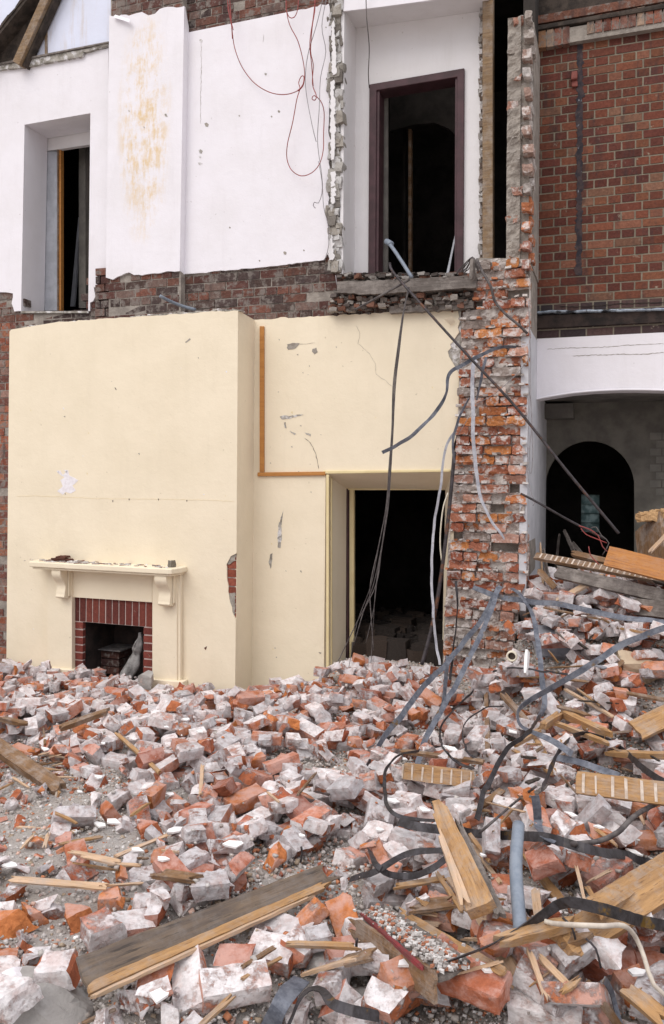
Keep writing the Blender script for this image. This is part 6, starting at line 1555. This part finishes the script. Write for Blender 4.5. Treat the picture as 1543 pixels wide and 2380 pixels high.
strap([(1405,2275,.06),(1425,2320,.08),(1450,2400,.08)], 'grey strap bit slanting at the bottom right', 'strap', .022, [30,50])
def rod(L, r, label, mat='rod', name='metal_rod', cat='metal rod', r1=None): return tag(tube(name, P3(L), r, M[mat], r1=r1), label, cat)
rod([(906,612,6.62),(912,630,6.55),(950,675,6.45),(1040,775,6.35),(1100,840,6.3),(1200,948,6.25),(1320,1098,6.25),(1438,1240,6.3)], .0115, 'long thin dark rod slanting from the floor beam to the fallen boards')
rod([(1210,1147,6.45),(1250,1168,6.45),(1320,1208,6.5),(1405,1252,6.6)], .009, 'shorter dark rod slanting beside the round arch')
rod([(1056,1050,6.62),(1050,1120,6.58),(1042,1200,6.55),(1030,1300,6.5),(1015,1400,6.45),(998,1480,6.4),(980,1545,6.35)], .016, 'rusty brown pipe leaning in the cream doorway beside the pier', 'rod', 'steel_pipe', 'pipe')
rod([(1041,1145,6.6),(1030,1180,6.6),(1024,1230,6.6),(1023,1270,6.6),(1027,1308,6.6)], .006, 'cream flex hanging at the top right of the cream doorway', 'porcelain', 'flex', 'cable')
cd = thing('conduit', W(955,640,6.5), 'grey conduit pipe leaning on the floor beam before the purple door frame', 'pipe')
tube('pipe', P3([(904,566,6.75),(915,580,6.65),(938,615,6.55),(957,645,6.5)]), .016, M['conduit'], cd)
tube('pipe_cap', P3([(898,561,6.77),(910,568,6.72)]), .026, M['conduit'], cd)
rod([(372,688,6.45),(395,700,6.55),(425,712,6.66),(455,720,6.72)], .016, 'grey conduit stub sticking out of the exposed brick band', 'conduit', 'conduit', 'pipe')
# blue grey pipe in the rubble, hollow at its top
pp = thing('grey_pipe', gp(1208,2160), 'blue grey conduit pipe standing up in the rubble at right', 'pipe')
bp0, bp1 = gp(1210,2168,.04), W(1205,1917,gp(1210,2168,.04).y+.42)
pm = bp0.lerp(bp1,.55)+Vector((-.012,0,.0))
tube('pipe', [bp0, pm, bp1], .0225, M['conduit'], pp, seg=16)
# cables
rod([(952,650,6.55),(925,665,6.5),(880,690,6.5),(825,720,6.55)], .010, 'black cable drooping left from the floor beam', 'cable', 'cable', 'cable')
cbd = thing('cable_bundle', W(905,1100,6.5), 'bundle of dusty black cables hanging before the cream wall and doorway', 'cable')
for k in range(6):
    j = lambda a: random.uniform(-a, a)
    e = [(822,1500),(775,1560),(868,1512),(850,1495),(810,1555),(862,1540)][k]
    c = [(0,0),(2,0),(-2,1),(3,1),(-3,0),(1,2)][k]
    tube('cable', P3([(950+j(2),668,6.5),(937+c[0]*.5,730,6.45),(925+c[0],820,6.45),(917+c[0]+j(2),900,6.45),(912+c[0]*.7,1000,6.45),(906+c[0],1090,6.45),(899+c[0]+j(2),1180,6.45),(885+c[0]*2+j(3),1270,6.45),(868+c[0]*3+j(4),1360,6.42),((868+e[0])/2+c[0]*3,(1360+e[1])/2-10,6.4),(*e,6.35)]), .0045 if k < 3 else .003, M['cable'], cbd, step=.06, seg=6)
rw_ = thing('red_wires', W(600,150,6.65), 'thin red wires looping down over the white upper wall', 'wire')
for L in ([(528,-30),(530,20),(538,60),(545,110),(562,155),(590,192),(625,214),(660,220),(690,212),(704,196),(706,178),(700,178),(694,192),(697,207),(690,230),(680,285),(668,335),(667,370),(678,396),(700,409),(724,402),(742,382),(751,350),(752,310),(753,260),(745,235),(730,222),(725,230),(732,233),(735,222),(726,195),(728,150),(722,120),(726,60),(732,20),(730,-30)],
          [(532,-30),(536,30),(540,90)], [(526,-30),(532,25),(542,70)], [(664,-30),(666,25),(674,60),(692,95),(704,140),(708,175),(704,200),(692,212)],
          [(664,20),(672,40),(684,40),(692,20),(694,-20)], [(736,-30),(728,40),(720,100),(724,150),(728,200)]):
    tube('wire', [W(x, y, 6.70-.04*math.sin(i)) for i, (x, y) in enumerate(L)], .0042, M['redwire'], rw_, step=.03, seg=6)
gw_ = thing('grey_wires', W(745,300,6.68), 'thin grey wires hanging at the right edge of the white upper wall', 'wire')
for L in ([(762,-20),(748,60),(757,120),(745,180),(742,250),(738,330),(748,410),(752,480),(762,520),(764,570),(756,600)], [(755,-20),(735,60),(715,130),(710,200),(725,290),(735,330)], [(740,375),(748,420),(748,450),(740,472),(731,470),(728,478),(733,484)],
          [(780,640),(785,670),(800,690),(803,720)]):
    tube('wire', [W(x, y, 6.70-.03*math.sin(i*2)) for i, (x, y) in enumerate(L)], .0035, M['greywire'], gw_, step=.05, seg=6)
rod([(850,-30,6.7),(852,40,6.7),(858,110,6.8),(856,170,6.9),(858,205,7.0)], .0045, 'thin dark wire hanging before the upper recess', 'cable', 'wire', 'wire')
sw_ = thing('side_wires', W(1230,900,6.6), 'thin grey wires looping down the white edge beside the pier', 'wire')
for L in ([(1228,700),(1232,800),(1233,900),(1236,990),(1238,1060),(1234,1100),(1229,1090),(1231,1040),(1236,980),(1230,900),(1229,830)], [(1229,840),(1229,960),(1226,1040),(1227,1110),(1236,1150),(1243,1168),(1238,1175)], [(1232,830),(1200,870),(1150,915),(1110,940),(1080,985),(1065,1010)]):
    tube('wire', [W(x, y, 6.64) for x, y in L], .003, M['greywire'], sw_, step=.05, seg=6)
rod([(1108,602,6.6),(1120,630,6.55),(1140,665,6.52),(1150,700,6.55),(1175,730,6.55),(1205,755,6.55),(1225,775,6.6)], .011, 'frayed dark cable hanging across the top of the pier', 'cable', 'cable', 'cable')
tl = thing('cable_tangle', W(1100,620,6.6), 'tangle of dark wires behind the right end of the floor beam', 'cable')
for k in range(9):
    tube('cable', [W(1060+random.uniform(-15,10),650,6.75), W(1075+k*2,618+random.uniform(-8,8),6.7), W(1098,602+random.uniform(-5,5),6.65), W(1112,625+k,6.62)], .004, M['cable'], tl, seg=6)
plank('timber_scrap', W(1097,655,6.6), W(1099,598,6.62), .05, .03, M['wood_grey'], 'short grey timber scrap upright at the end of the floor beam', 'timber', None, roll=-80)
rod([(1570,2330,.03),(1520,2290,.05),(1497,2225,.09),(1478,2180,.14),(1450,2152,.18),(1400,2152,.2),(1340,2150,.18),(1285,2146,.14),(1265,2140,.12)], .0075, 'dusty white cable curling in the bottom right', 'whitecable', 'cable', 'cable')
rod([(1570,1850,.12),(1510,1875,.12),(1470,1900,.12),(1435,1935,.1),(1390,1955,.08),(1330,1962,.06)], .011, 'thick dark cable sagging at the right edge of the heap', 'cable', 'cable', 'cable')
rod([(1245,1828,.1),(1200,1862,.12),(1150,1905,.12),(1115,1935,.08)], .006, 'thin dark wire left of the bent grey strap end', 'cable', 'wire', 'wire')
rod([(700,1968,.06),(702,1985,.05),(698,2005,.03)], .005, 'tiny bent rusty nail above the long angled board tip', 'rod', 'nail', 'nail')
rod([(829,2182,.08),(828,2200,.04),(829,2210,.02)], .005, 'rusty nail through the orange lath', 'rod', 'nail', 'nail')
wl = thing('wire_tangle', W(1380,1240,6.4), 'tangle of thin wires at the left end of the varnished board', 'wire')
for L in ([(1345,1222),(1370,1230),(1390,1245),(1400,1270),(1412,1282)], [(1350,1228),(1362,1242),(1385,1252),(1410,1262)], [(1372,1228),(1385,1225),(1398,1245),(1415,1262),(1400,1290)], [(1368,1270),(1372,1290),(1385,1305),(1392,1312)]):
    tube('wire', [W(x, y, 6.35) for x, y in L], .004, M['redwire'] if L[0][0] < 1370 else M['cable'], wl, step=.04, seg=6)
# porcelain ring
pc = thing('porcelain_fitting', W(1190,1525,G(1190,1560).y-.1), 'cream porcelain ring fitting with dark centre on the heap beside the pier', 'electrical fitting')
c0 = W(1190,1524,5.95); v, f = [], []
for i in range(28):
    a = 2*math.pi*i/28
    for rr, dy in ((.040,0), (.040,-.028), (.032,-.034), (.027,-.028), (.027,0)): v.append(c0+Vector((rr*math.cos(a), dy, rr*math.sin(a))))
for i in range(28):
    for k in range(4): f.append((i*5+k, i*5+k+1, ((i+1) % 28)*5+k+1, ((i+1) % 28)*5+k))
mesh('ring', v, f, M['porcelain'], pc, smooth=True)
v = [c0+Vector((.0268*math.cos(2*math.pi*i/28), -.006, .0268*math.sin(2*math.pi*i/28))) for i in range(28)]
v += [p+Vector((0,.02,0)) for p in v]
mesh('socket', v, [tuple(range(28)), tuple(range(28,56))[::-1]]+[(i, (i+1) % 28, 28+(i+1) % 28, 28+i) for i in range(28)], M['char'], pc)
tube('stem', [c0+Vector((0,-.01,-.03)), c0+Vector((.0,0,-.10)), c0+Vector((.02,.0,-.16))], .008, M['wood_brown'], pc)
# rubble inside the rooms, its colours darkened to put in the indoor shade
bx = B()
for i in range(260):
    p = W(random.uniform(815,1040), 1500, random.uniform(7.2, 9.0)); s = random.uniform(.02,.09)
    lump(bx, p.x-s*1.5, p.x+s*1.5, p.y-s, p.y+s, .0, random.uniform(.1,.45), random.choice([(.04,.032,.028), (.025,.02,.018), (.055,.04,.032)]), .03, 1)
tag(bx.go('indoor_rubble', M['gravel']), 'dark heap of debris on the floor inside the cream doorway', 'debris', kind='stuff')
